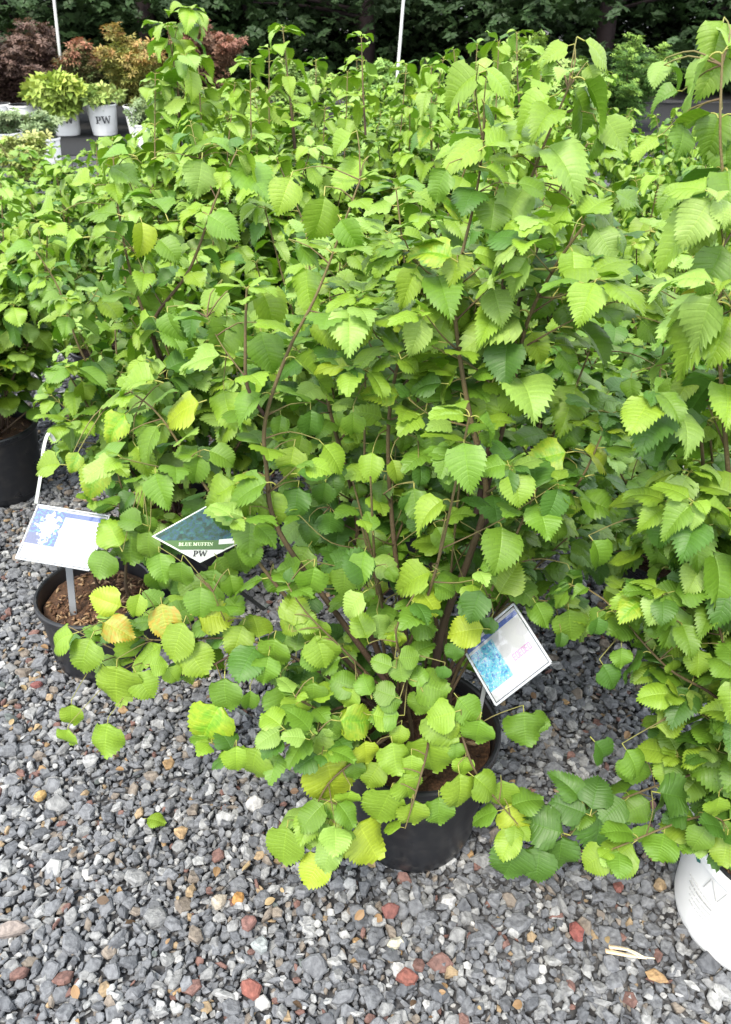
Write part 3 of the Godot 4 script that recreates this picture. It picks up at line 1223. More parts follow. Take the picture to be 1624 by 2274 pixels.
func bush(label: String, at: Vector3, base_h: float, h: float, r: float, cols: Array, count: int, leaf: float, slim: float, upright := 0.3, group := "") -> Node3D:
	var o := thing("garden_bush", label, "bush", at, group)
	var st := begin()
	var tips := []
	for i in 14:
		var az := rnd(0, TAU)
		var rr := r * sqrt(rng.randf())
		var tip := Vector3(rr * cos(az), base_h + (h - base_h) * (1.0 - 0.45 * pow(rr / r, 2.0)) * rnd(0.75, 1.05), rr * sin(az))
		var p0 := Vector3(rnd(-0.03, 0.03), base_h - 0.05, rnd(-0.03, 0.03))
		var mid := p0.lerp(tip, 0.5) + Vector3(0, 0.08, 0)
		tube(st, smooth_path([p0, mid, tip], 0.12), 0.008, 0.003, BROWN, TAN, 4)
		tips.append([p0, mid, tip])
	obj("stem", st.commit(), bark_mat, o)
	var mm := MultiMesh.new()
	mm.transform_format = MultiMesh.TRANSFORM_3D
	mm.use_colors = true
	mm.mesh = leaf_clump(slim)
	mm.instance_count = count
	for i in count:
		var s: Array = tips[rng.randi() % tips.size()]
		var f := pow(rng.randf(), 0.6)
		var p: Vector3 = (s[0] as Vector3).lerp(s[1], f * 2.0) if f < 0.5 else (s[1] as Vector3).lerp(s[2], f * 2.0 - 1.0)
		var spread := r * 0.26 * (1.2 - 0.6 * f)
		p += Vector3(rnd(-1, 1), rnd(-0.7, 0.7), rnd(-1, 1)) * spread
		p.y = maxf(p.y, base_h * 0.9)
		var up := (Vector3(rnd(-1, 1), upright * 3.0 + rnd(0, 1), rnd(-1, 1))).normalized()
		var x := up.cross(Vector3(rnd(-1, 1), rnd(-1, 1), 1)).normalized()
		mm.set_instance_transform(i, Transform3D(Basis(x, up, x.cross(up)).scaled(Vector3.ONE * leaf * rnd(0.7, 1.3)), p))
		# young growth at the shoot tips has its own colour
		var young := smoothstep(0.72, 1.0, f) * rng.randf()
		var c0: Color = cols[0]
		var c: Color = c0.lerp(cols[1], rng.randf()).lerp(cols[2], young) * rnd(0.75, 1.25)
		mm.set_instance_color(i, Color(c.r, c.g, c.b, 1))
	var mi := MultiMeshInstance3D.new()
	mi.multimesh = mm
	mi.material_override = foliage_material()
	put(mi, "crown", o)
	mi.set_meta("kind", "stuff")
	return o

func tree(label: String, at: Vector3, h: float, r: float, col: Color, count: int, group := "trees at the edge of the woods") -> void:
	var o := thing("woodland_tree", label, "tree", at, group)
	var st := begin()
	tube(st, smooth_path([Vector3(0, -0.1, 0), Vector3(rnd(-0.1, 0.1), h * 0.4, 0), Vector3(rnd(-0.3, 0.3), h * 0.9, 0)], 0.5), 0.2, 0.05, BROWN * 0.35, BROWN * 0.35, 10)
	for i in 14:
		var y := h * rnd(0.08, 0.85)
		var az := rnd(0, TAU)
		var d := Vector3(cos(az), 0.15, sin(az))
		tube(st, smooth_path([Vector3(0, y, 0), Vector3(0, y, 0) + d * r * 0.5, Vector3(0, y - 0.1, 0) + d * r * 0.9], 0.4), 0.05, 0.012, BROWN * 0.35, BROWN * 0.35, 5)
	obj("trunk", st.commit(), bark_mat, o)
	var mm := MultiMesh.new()
	mm.transform_format = MultiMesh.TRANSFORM_3D
	mm.use_colors = true
	mm.mesh = leaf_clump(0.3)
	mm.instance_count = count
	# boughs: sloping fans of leaves, with gaps between
	var boughs := []
	for i in 60:
		var y := pow(rng.randf(), 1.4) * h * 0.95
		var az := rnd(0, TAU)
		var rr := r * (1.0 - 0.6 * y / h) * rnd(0.5, 1.0)
		boughs.append(Vector3(rr * cos(az), y + 0.15, rr * sin(az)))
	for i in count:
		var b: Vector3 = boughs[rng.randi() % boughs.size()]
		var p := b + Vector3(rng.randfn(), rng.randfn() * 0.3, rng.randfn()) * r * 0.22
		p.y = maxf(0.06, p.y)
		var up := Vector3(rnd(-0.8, 0.8), 1, rnd(-0.8, 0.8)).normalized()
		var x := up.cross(Vector3(rnd(-1, 1), 0, rnd(-1, 1))).normalized()
		mm.set_instance_transform(i, Transform3D(Basis(x, up, x.cross(up)).scaled(Vector3.ONE * rnd(0.09, 0.17)), p))
		var c := col * rnd(0.6, 1.4)
		mm.set_instance_color(i, Color(c.r, c.g, c.b, 1))
	var mi := MultiMeshInstance3D.new()
	mi.multimesh = mm
	mi.material_override = foliage_material()
	put(mi, "crown", o)
	mi.set_meta("kind", "stuff")

# ------------------------------------------------------------------ the scene
func _ready() -> void:
	rng.seed = 4711
	cam_basis = Basis(Vector3.RIGHT, deg_to_rad(-PITCH))
	var cam := Camera3D.new()
	cam.name = "camera"
	cam.transform = Transform3D(cam_basis, EYE)
	cam.fov = rad_to_deg(2.0 * atan(512.0 / F))
	cam.near = 0.05
	cam.far = 400.0
	# a telephone's small lens: only far things soften a little
	var lens := CameraAttributesPhysical.new()
	lens.frustum_focal_length = 12.0 / tan(deg_to_rad(cam.fov / 2.0))
	lens.frustum_focus_distance = 1.35
	lens.frustum_near = 0.05
	lens.frustum_far = 400.0
	lens.exposure_aperture = 8.0
	cam.attributes = lens
	cam.fov = rad_to_deg(2.0 * atan(512.0 / F))
	add_child(cam)
	cam.current = true
	var env := Environment.new()
	env.background_mode = Environment.BG_SKY
	var sky := Sky.new()
	var sm := ProceduralSkyMaterial.new()
	sm.sky_top_color = Color(0.86, 0.89, 0.93)
	sm.sky_horizon_color = Color(0.93, 0.94, 0.95)
	sm.ground_bottom_color = Color(0.25, 0.26, 0.25)
	sm.ground_horizon_color = Color(0.5, 0.52, 0.5)
	sm.sky_curve = 0.2
	sky.sky_material = sm
	env.sky = sky
	env.tonemap_mode = Environment.TONE_MAPPER_LINEAR
	env.tonemap_exposure = 3.7
	env.sdfgi_enabled = true
	env.ssao_enabled = true
	env.ssil_enabled = true
	var we := WorldEnvironment.new()
	we.name = "world_environment"
	we.environment = env
	add_child(we)
	var sun := DirectionalLight3D.new()
	sun.name = "sun"
	sun.light_energy = 0.42
	sun.light_angular_distance = 16.0
	sun.light_color = Color(1.0, 0.97, 0.92)
	sun.shadow_enabled = true
	sun.rotation_degrees = Vector3(-58, -25, 0)
	add_child(sun)

	setup_leaves()

	# ---- ground
	var gm := PlaneMesh.new()
	gm.size = Vector2(300, 300)
	var gmat := mat("grit", lin(0.17, 0.17, 0.175), 0.95)
	var nt := NoiseTexture2D.new()
	nt.width = 512
	nt.height = 512
	nt.seamless = true
	var fn := FastNoiseLite.new()
	fn.seed = 2
	fn.noise_type = FastNoiseLite.TYPE_CELLULAR
	fn.frequency = 0.05
	nt.noise = fn
	var ramp := Gradient.new()
	ramp.colors = PackedColorArray([Color(0.25, 0.25, 0.26), Color(0.75, 0.75, 0.76), Color(1, 0.98, 0.95)])
	ramp.offsets = PackedFloat32Array([0.1, 0.6, 1.0])
	nt.color_ramp = ramp
	gmat.albedo_texture = nt
	gmat.uv1_triplanar = true
	gmat.uv1_world_triplanar = true
	gmat.uv1_scale = Vector3(2.2, 2.2, 2.2)
	var ground := obj("ground", gm, gmat)
	ground.position = Vector3(0, -0.008, -60)
	ground.set_meta("kind", "structure")
	var wm := PlaneMesh.new()
	wm.size = Vector2(24, 5.5)
	var mat_sheet := obj("weed_mat", wm, mat("weed_cloth", lin(0.008, 0.008, 0.009), 0.95))
	mat_sheet.position = Vector3(0, 0.0, -12.6)
	mat_sheet.set_meta("kind", "structure")
	var fl := PlaneMesh.new()
	fl.size = Vector2(80, 40)
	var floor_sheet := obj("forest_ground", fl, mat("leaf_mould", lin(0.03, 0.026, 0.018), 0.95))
	floor_sheet.position = Vector3(0, -0.002, -36)
	floor_sheet.set_meta("kind", "structure")
	build_gravel()

	# ---- pots
	var front_at := Vector3(0.1, 0, -1.07)
	var left_at := Vector3(-0.705, 0, -1.612)
	var far_left_at := on_level(20, 1095)
	var white_at := Vector3(0.738, 0, -0.861)
	var back_right_at := on_level(1462, 1400)
	var tag_at := on_level(412, 1130, 0.27)
	tag_at.y = 0.0
	pot("nursery_pot", "black plastic pot under the largest shrub in front", front_at, 0.159, 0.31, false, 60, "black nursery pots")
	pot("nursery_pot", "black plastic pot at left with grey sign stake in its bark soil", left_at, 0.146, 0.215, false, 260, "black nursery pots", 0.92)
	pot("nursery_pot", "black plastic pot cut by the left picture edge behind the sign", far_left_at, 0.15, 0.28, false, 40, "black nursery pots")
	pot("nursery_pot", "black plastic pot in shadow at right behind the slanted sign", back_right_at, 0.165, 0.29, false, 40, "black nursery pots")
	pot("nursery_pot", "black plastic pot behind the diamond shaped tag", tag_at, 0.15, 0.27, false, 150, "black nursery pots")
	build_white_pot(white_at)

	# ---- shrubs
	hollow = PackedVector2Array([Vector2(290, 480), Vector2(485, 470), Vector2(500, 560), Vector2(440, 610), Vector2(330, 620), Vector2(285, 560)])
	keep_clear([[62, 1115], [240, 1135], [240, 1275], [210, 1400], [90, 1400], [85, 1270], [45, 1250]], 1.85)
	keep_clear([[1010, 1430], [1135, 1325], [1215, 1460], [1100, 1590]], 1.34)
	keep_clear([[325, 1190], [440, 1125], [485, 1165], [500, 1215], [450, 1270]], 1.6)
	keep_clear([[1215, 1490], [1330, 1430], [1400, 1560], [1330, 1700], [1160, 1710], [1130, 1610]], 1.9)
	keep_clear([[950, 1745], [1070, 1690], [1085, 1600], [1120, 1600], [1095, 1760], [1045, 1930], [930, 1960], [830, 1940], [860, 1880]], 1.5)
	keep_clear([[1480, 1890], [1640, 1960], [1640, 2200], [1480, 2080]], 1.3)
	build_front_shrub(front_at)
	build_other_shrubs(left_at, far_left_at, white_at, back_right_at, tag_at)
	for sh in shrubs:
		join_twigs(sh)
	commit_leaves()

	# ---- signs and tags
	var stake_end := on_level(164, 1370, 0.17)
	var sd := screen_of(stake_end).z - 0.13
	sign_card("white price sign with blue and white flower photo at left", 0, at_depth(85, 1121, sd), at_depth(243, 1146, sd - 0.024), at_depth(57, 1243, sd - 0.064), [at_depth(148, 1200, sd + 0.0), stake_end], 0.017, 0.004)
	sign_card("slanted white price sign with turquoise flower photo beside the front pot", 1, at_depth(1027, 1437, 1.40), at_depth(1141, 1341, 1.344), at_depth(1094, 1572, 1.344), [at_depth(1085, 1480, 1.385), at_depth(1060, 1610, 1.45)], 0.007, 0.003)
	diamond_tag()
	var strip_white := mat("white_strip", lin(0.4, 0.42, 0.38), 0.5)
	strip("stem_tag", "white plastic strip tag looped on a stem above the left sign", "plant tag", [at_depth(122, 980, 1.79), at_depth(108, 962, 1.775), at_depth(97, 995, 1.77), at_depth(91, 1050, 1.77), at_depth(80, 1118, 1.77)], 0.0075, strip_white)
	strip("label_stake", "narrow white label stake between the stems of the front shrub", "plant label", [at_depth(1013, 1112, 1.62), at_depth(1000, 1145, 1.63), at_depth(984, 1178, 1.64), at_depth(960, 1240, 1.66)], 0.02, strip_white)

	build_background()
	build_litter()

func build_white_pot(at: Vector3) -> void:
	var o := pot("nursery_pot", "white plastic pot with teal diamond at lower right", at, 0.147, 0.25, true, 80, "", 0.9)
	# faint print on the wall: a teal diamond, two long strokes, and rows of worn lettering
	var r := 0.147
	var rb := r * 0.9
	var h := 0.25
	var aim := atan2(-at.z - 0.25, -at.x - 0.62)
	var on_wall := func(da: float, y: float, proud: float) -> Transform3D:
		var a := aim + da
		var rr := lerpf(rb, r, y / h) + proud
		var n := Vector3(cos(a), -0.11, sin(a)).normalized()
		var x := Vector3(sin(a), 0, -cos(a))
		return Transform3D(Basis(x, n.cross(x), n), Vector3(rr * cos(a), y, rr * sin(a)))
	var quad := func(da: float, y: float, w: float, hh: float, roll: float, m: Material, called: String) -> void:
		var bm := BoxMesh.new()
		bm.size = Vector3(w, hh, 0.001)
		var q := obj(called, bm, m, o)
		q.transform = on_wall.call(da, y, 0.0012) * Transform3D(Basis(Vector3.BACK, roll), Vector3.ZERO)
	var teal := mat("teal_print", lin(0.02, 0.16, 0.14), 0.5)
	var grey := mat("worn_print", lin(0.42, 0.42, 0.41), 0.6)
	quad.call(0.3, 0.215, 0.013, 0.012, 0.78, teal, "teal_diamond")
	quad.call(0.06, 0.195, 0.0016, 0.045, -0.25, grey, "letter_stroke")
	quad.call(-0.05, 0.195, 0.0016, 0.045, 0.35, grey, "letter_stroke")
	quad.call(-0.16, 0.195, 0.0016, 0.045, -0.25, grey, "letter_stroke")
	for row in 5:
		for k in 9:
			var w := rnd(0.003, 0.008)
			quad.call(0.34 - k * 0.05 + rnd(-0.012, 0.012) - row * 0.03, 0.155 - row * 0.014, w, 0.0012 if row != 1 else 0.004, 0.0, grey, "worn_letter")

func dfront(y: float) -> float:
	return remap(clampf(y, 150, 2000), 150, 2000, 1.06, 1.42)

func build_front_shrub(at: Vector3) -> void:
	var sh := new_shrub("leafy_shrub", "largest bright green shrub in the black pot in front", at)
	var P := func(list: Array) -> Array:
		var out := []
		for e in list:
			out.append(at_depth(e[0], e[1], e[2]))
		return out
	# main stems, from the pot upwards
	stem(sh, P.call([[955, 1560, 1.47], [985, 1390, 1.42], [1045, 1230, 1.36], [1080, 1095, 1.3], [1045, 930, 1.24], [1020, 780, 1.2], [1012, 640, 1.17], [1058, 430, 1.13], [1075, 300, 1.12]]), 0.0085, 0.0014, {"open": true, "bare": 0.38, "hang": 0.5, "young": 0.45})
	stem(sh, P.call([[900, 1570, 1.45], [760, 1380, 1.4], [620, 1180, 1.32], [592, 1040, 1.28], [590, 930, 1.25], [640, 780, 1.21], [705, 650, 1.18], [770, 480, 1.15], [800, 400, 1.14]]), 0.0065, 0.0013, {"open": true, "bare": 0.42, "twigs": 0.4, "hang": 0.55, "young": 0.4})
	stem(sh, P.call([[590, 925, 1.255], [550, 860, 1.22], [545, 760, 1.19], [548, 640, 1.17]]), 0.0035, 0.0016, {"bare": 0.3, "twigs": 0.2, "hang": 0.7, "young": 0.5})
	stem(sh, P.call([[920, 1550, 1.46], [880, 1250, 1.4], [862, 1000, 1.33], [875, 850, 1.28], [905, 740, 1.24], [940, 610, 1.2], [870, 540, 1.16]]), 0.006, 0.0016, {"open": true, "bare": 0.34, "hang": 0.45, "young": 0.4})
	stem(sh, P.call([[890, 1570, 1.5], [800, 1330, 1.5], [790, 1130, 1.5], [730, 900, 1.45], [700, 700, 1.42], [680, 520, 1.4]]), 0.0075, 0.0013, {"open": true, "bare": 0.3, "hang": 0.35})
	stem(sh, P.call([[1080, 1090, 1.31], [1130, 900, 1.25], [1170, 720, 1.18], [1235, 590, 1.1], [1298, 500, 1.04]]), 0.005, 0.0018, {"bare": 0.3, "hang": 0.6, "young": 0.5, "size": 0.076})
	stem(sh, P.call([[1060, 1140, 1.34], [1110, 850, 1.28], [1125, 560, 1.2], [1190, 370, 1.12], [1235, 260, 1.08], [1272, 175, 1.05]]), 0.0065, 0.0013, {"bare": 0.5, "twigs": 0.2, "hang": 0.6, "young": 0.5, "size": 0.082})
	stem(sh, P.call([[1125, 760, 1.27], [1190, 560, 1.25], [1245, 420, 1.22], [1305, 320, 1.2]]), 0.004, 0.0016, {"bare": 0.35, "twigs": 0.2, "hang": 0.5, "young": 0.5})
	stem(sh, P.call([[970, 1560, 1.52], [960, 1250, 1.55], [930, 900, 1.55], [900, 600, 1.52], [880, 420, 1.5]]), 0.006, 0.0013, {"bare": 0.35, "hang": 0.35})
	stem(sh, P.call([[1085, 1100, 1.31], [1190, 1150, 1.29], [1280, 1080, 1.26], [1340, 960, 1.22]]), 0.004, 0.0012, {"bare": 0.3, "twigs": 0.4, "hang": 0.3})
	stem(sh, P.call([[1060, 1180, 1.36], [1180, 1050, 1.34], [1260, 900, 1.3], [1310, 780, 1.26]]), 0.0045, 0.0014, {"bare": 0.25, "hang": 0.4})
	stem(sh, P.call([[1000, 1500, 1.46], [1130, 1330, 1.46], [1210, 1240, 1.45], [1290, 1170, 1.42]]), 0.004, 0.0012, {"bare": 0.3, "hang": 0.3, "size": 0.058})
	stem(sh, P.call([[980, 1540, 1.5], [1090, 1250, 1.54], [1150, 1080, 1.52], [1200, 940, 1.5]]), 0.0045, 0.0014, {"bare": 0.3, "hang": 0.3})
	stem(sh, P.call([[880, 1575, 1.44], [640, 1330, 1.36], [470, 1100, 1.32], [360, 930, 1.3], [290, 870, 1.3]]), 0.005, 0.0014, {"bare": 0.45, "twigs": 0.35, "hang": 0.3, "young": 0.4})
	# low sprays over and round the pot
	var low := {"bare": 0.32, "twigs": 0.3, "hang": 0.2, "young": 0.45, "size": 0.06, "reach": 0.6}
	stem(sh, P.call([[860, 1590, 1.43], [690, 1480, 1.38], [540, 1420, 1.38], [330, 1420, 1.42], [250, 1380, 1.45]]), 0.0038, 0.001, low)
	stem(sh, P.call([[540, 1440, 1.385], [400, 1500, 1.4], [250, 1440, 1.45], [150, 1390, 1.5]]), 0.0022, 0.001, {"bare": 0.5, "twigs": 0.0, "hang": 0.3, "young": 0.6, "size": 0.05})
	stem(sh, P.call([[870, 1600, 1.42], [760, 1570, 1.36], [660, 1640, 1.33], [560, 1690, 1.34], [470, 1650, 1.36]]), 0.0035, 0.001, low)
	stem(sh, P.call([[900, 1610, 1.41], [830, 1660, 1.34], [730, 1740, 1.34], [680, 1850, 1.37]]), 0.003, 0.001, low)
	stem(sh, P.call([[950, 1610, 1.41], [950, 1660, 1.33], [930, 1740, 1.31], [900, 1840, 1.34]]), 0.003, 0.001, low)
	stem(sh, P.call([[990, 1600, 1.42], [1020, 1620, 1.34], [1060, 1720, 1.33], [1150, 1830, 1.36]]), 0.003, 0.001, low)
	stem(sh, P.call([[940, 1580, 1.44], [900, 1480, 1.34], [880, 1400, 1.28], [920, 1320, 1.25]]), 0.0035, 0.001, low)
	stem(sh, P.call([[900, 1580, 1.44], [760, 1440, 1.32], [680, 1360, 1.28], [640, 1300, 1.27]]), 0.0035, 0.001, low)
	stem(sh, P.call([[980, 1580, 1.44], [1080, 1400, 1.38], [1150, 1335, 1.35], [1250, 1340, 1.34]]), 0.0032, 0.001, {"bare": 0.5, "twigs": 0.2, "hang": 0.3, "size": 0.055})
	wild_stems(sh, 9, 1.12, 0.2, {"bare": 0.55, "twigs": 0.5, "hang": 0.45, "young": 0.3, "low": 0})
	wild_stems(sh, 0, 0.5, 0.25, {"low": 11, "size": 0.062})
	# leaves that stand out, zone by zone
	hand_zone(sh, 0, 1081, 1.36, 1.36, [460, 505, 150, 200, 3, 525, 630, 140, 20, 4, 605, 540, 120, 100, 0, 730, 600, 150, 80, 4, 785, 690, 170, 110, 0, 865, 770, 150, 60, 0, 965, 575, 160, 5, 3, 1050, 690, 150, 110, 0, 890, 520, 140, 90, 1, 1035, 455, 130, 80, 1, 1215, 430, 120, 90, 1, 255, 680, 160, 160, 0, 370, 755, 160, 110, 0, 510, 890, 190, 100, 0, 640, 890, 140, 60, 0, 705, 795, 80, 5, 0, 770, 840, 90, 60, 0, 315, 1020, 110, 95, 0, 290, 1120, 110, 110, 0, 465, 1130, 150, 100, 0, 920, 1070, 230, 120, 3, 1030, 1200, 110, 80, 0, 1135, 1230, 150, 100, 0])
	hand_zone(sh, 0, 1081, 1.3, 1.34, [1265, 955, 170, 80, 1, 1000, 930, 150, 90, 1, 1110, 965, 110, 90, 1, 1210, 740, 140, 100, 1, 1300, 530, 150, 280, 0, 1275, 610, 110, 150, 0, 1405, 650, 130, 90, 0, 1440, 740, 150, 80, 0, 1395, 760, 120, 90, 1, 1180, 820, 130, 100, 1, 1570, 1050, 140, 5, 3, 1415, 1160, 150, 100, 0, 1460, 1250, 150, 90, 3, 715, 360, 130, 80, 1, 800, 390, 120, 100, 1, 960, 40, 190, 150, 0, 1100, 70, 190, 80, 0, 1215, 110, 180, 85, 0, 1310, 80, 150, 100, 2, 1110, 220, 180, 90, 1, 1110, 310, 130, 90, 1])
	hand_zone(sh, 812, 1081, 1.26, 1.34, [200, 420, 190, 165, 0, 285, 510, 150, 45, 3, 360, 450, 120, 20, 1, 270, 610, 160, 20, 1, 450, 635, 145, 180, 3, 545, 625, 90, 110, 2, 640, 400, 160, 300, 0, 350, 240, 130, 60, 1, 215, 80, 150, 90, 1, 790, 570, 120, 60, 1, 710, 1080, 150, 85, 1, 775, 1040, 90, 30, 1, 350, 1060, 170, 60, 0, 80, 1020, 130, 180, 1, 130, 680, 90, 90, 3, 910, 620, 150, 80, 1, 870, 690, 80, 90, 2, 925, 430, 130, 70, 2, 860, 210, 130, 60, 1])
	hand_zone(sh, 812, 1671, 1.34, 1.38, [615, 190, 130, 80, 0, 670, 300, 140, 60, 3, 20, 400, 190, 60, 3])
	hand_zone(sh, 639, 1239, 1.27, 1.345, [880, 170, 330, 160, 0, 170, 200, 280, 100, 1, 410, 190, 250, 95, 1, 595, 275, 110, 90, 1, 770, 130, 130, 60, 1, 535, 470, 240, 250, 0, 675, 500, 170, 80, 5, 780, 610, 120, 90, 3, 690, 770, 150, 200, 1, 830, 820, 170, 80, 1, 895, 730, 150, 0, 1, 950, 860, 170, 250, 1, 1140, 850, 120, 100, 2, 1220, 690, 150, 100, 2, 410, 920, 190, 200, 1, 580, 930, 150, 250, 1, 710, 990, 160, 200, 1, 750, 1050, 170, 10, 1, 440, 1030, 170, 120, 0, 520, 1210, 280, 10, 3, 710, 1170, 180, 10, 0, 1070, 950, 250, 20, 1, 960, 1070, 170, 120, 1, 1120, 1160, 220, 160, 0, 1200, 1240, 220, 70, 0, 1330, 1120, 230, 50, 1, 1390, 1290, 230, 100, 1, 190, 1420, 300, 100, 0, 300, 1330, 180, 60, 5, 320, 1640, 360, 80, 3, 290, 1860, 300, 180, 3, 440, 1780, 170, 100, 0, 580, 1440, 200, 80, 3, 790, 1480, 230, 80, 0, 910, 1530, 170, 90, 0, 1030, 1460, 330, 85, 0, 620, 1600, 220, 120, 0, 700, 1830, 300, 110, 0, 880, 1690, 230, 70, 0, 490, 1560, 150, 90, 1, 920, 1890, 230, 90, 0, 1110, 1870, 220, 90, 1, 1270, 1740, 310, 85, 0, 1470, 1690, 260, 40, 0, 1290, 1530, 160, 100, 0, 250, 700, 260, 70, 0, 200, 750, 200, 60, 1, 60, 1090, 200, 90, 0, 190, 1010, 200, 90, 1, 1240, 1420, 140, 90, 1, 330, 1250, 200, 120, 1, 820, 1310, 160, 100, 0, 60, 380, 220, 280, 0, 150, 480, 170, 30, 0], 0.3027, 1950.0)
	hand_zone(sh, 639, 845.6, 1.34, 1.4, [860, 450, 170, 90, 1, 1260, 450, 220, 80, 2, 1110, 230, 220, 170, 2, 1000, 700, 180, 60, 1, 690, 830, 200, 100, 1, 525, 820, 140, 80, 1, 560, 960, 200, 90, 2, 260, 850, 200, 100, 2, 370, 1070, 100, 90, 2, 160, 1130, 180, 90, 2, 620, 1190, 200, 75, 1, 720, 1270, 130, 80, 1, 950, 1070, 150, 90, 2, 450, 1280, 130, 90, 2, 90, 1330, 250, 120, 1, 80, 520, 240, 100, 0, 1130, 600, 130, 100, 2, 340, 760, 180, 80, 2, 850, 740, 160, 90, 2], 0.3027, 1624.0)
	hand_zone(sh, 812, 0, 1.04, 1.12, [820, 240, 190, 160, 0, 1050, 240, 230, 25, 0, 810, 310, 110, 100, 5, 1010, 340, 120, 70, 5, 720, 490, 250, 155, 0, 980, 510, 290, 50, 1, 1120, 580, 220, 50, 0, 1040, 640, 220, 75, 1, 400, 390, 260, 155, 0, 610, 370, 230, 35, 0, 560, 520, 150, 60, 2, 420, 690, 270, 150, 0, 620, 610, 240, 330, 0, 610, 780, 190, 20, 0, 320, 820, 170, 120, 1, 760, 830, 200, 10, 1, 750, 660, 180, 340, 0, 570, 950, 200, 95, 1, 1020, 890, 200, 310, 0, 1080, 970, 230, 20, 0, 830, 980, 200, 140, 0, 1070, 1080, 200, 60, 5, 400, 930, 190, 20, 3, 280, 1110, 240, 200, 3, 230, 1040, 150, 350, 0, 1180, 870, 180, 20, 1, 720, 1120, 180, 30, 0, 560, 1140, 200, 10, 0, 1150, 1080, 150, 50, 1])
	hand_zone(sh, 0, 0, 1.13, 1.15, [1420, 990, 260, 100, 0, 1260, 870, 200, 110, 0, 1540, 770, 220, 140, 0, 1560, 1050, 200, 60, 1, 1380, 1120, 190, 30, 1, 1500, 640, 170, 150, 0])
	hand_zone(sh, 0, 1671, 1.32, 1.38, [1430, 370, 110, 120, 1, 1545, 430, 130, 80, 3, 1260, 420, 170, 100, 0, 1395, 525, 150, 120, 3, 1120, 60, 170, 110, 0, 1050, 40, 130, 90, 0])
	hand_zone(sh, 0, 590, 1.24, 1.3, [580, 505, 235, 185, 0, 790, 650, 230, 160, 3, 500, 725, 175, 130, 3, 410, 960, 165, 110, 3, 325, 880, 110, 110, 3, 640, 870, 150, 60, 0, 1000, 640, 200, 85, 0, 760, 280, 170, 80, 1, 940, 180, 220, 110, 0, 1210, 200, 260, 60, 0, 1190, 400, 250, 75, 1, 1000, 330, 260, 90, 1, 1460, 305, 210, 60, 0, 1350, 110, 230, 95, 0, 1600, 560, 180, 5, 0, 1380, 720, 170, 90, 2, 1570, 720, 150, 90, 1, 1245, 720, 120, 90, 1, 1290, 890, 175, 100, 0, 1490, 860, 165, 50, 0, 870, 920, 150, 100, 1, 820, 820, 130, 200, 1, 1000, 850, 150, 20, 1, 190, 885, 150, 180, 0])
	hand_zone(sh, 812, 590, 1.18, 1.29, [120, 310, 190, 250, 1, 200, 430, 160, 20, 0, 60, 560, 200, 190, 3, 250, 530, 200, 180, 2, 330, 300, 220, 110, 0, 430, 240, 230, 80, 0, 550, 250, 200, 60, 0, 655, 330, 180, 90, 0, 490, 360, 150, 90, 1, 770, 370, 190, 70, 0, 790, 170, 220, 95, 1, 900, 230, 160, 70, 1, 900, 345, 150, 350, 0, 900, 430, 150, 50, 1, 420, 640, 120, 90, 1, 535, 630, 210, 90, 0, 665, 620, 200, 65, 0, 290, 790, 170, 90, 1, 550, 770, 110, 90, 1, 790, 850, 200, 170, 3, 1050, 860, 200, 20, 3, 760, 990, 130, 90, 1, 950, 950, 100, 80, 2, 920, 1070, 100, 90, 0, 140, 920, 120, 70, 0, 20, 900, 140, 100, 0, 215, 1080, 165, 90, 2, 250, 940, 120, 80, 2, 380, 950, 160, 90, 2, 1360, 570, 170, 75, 0])

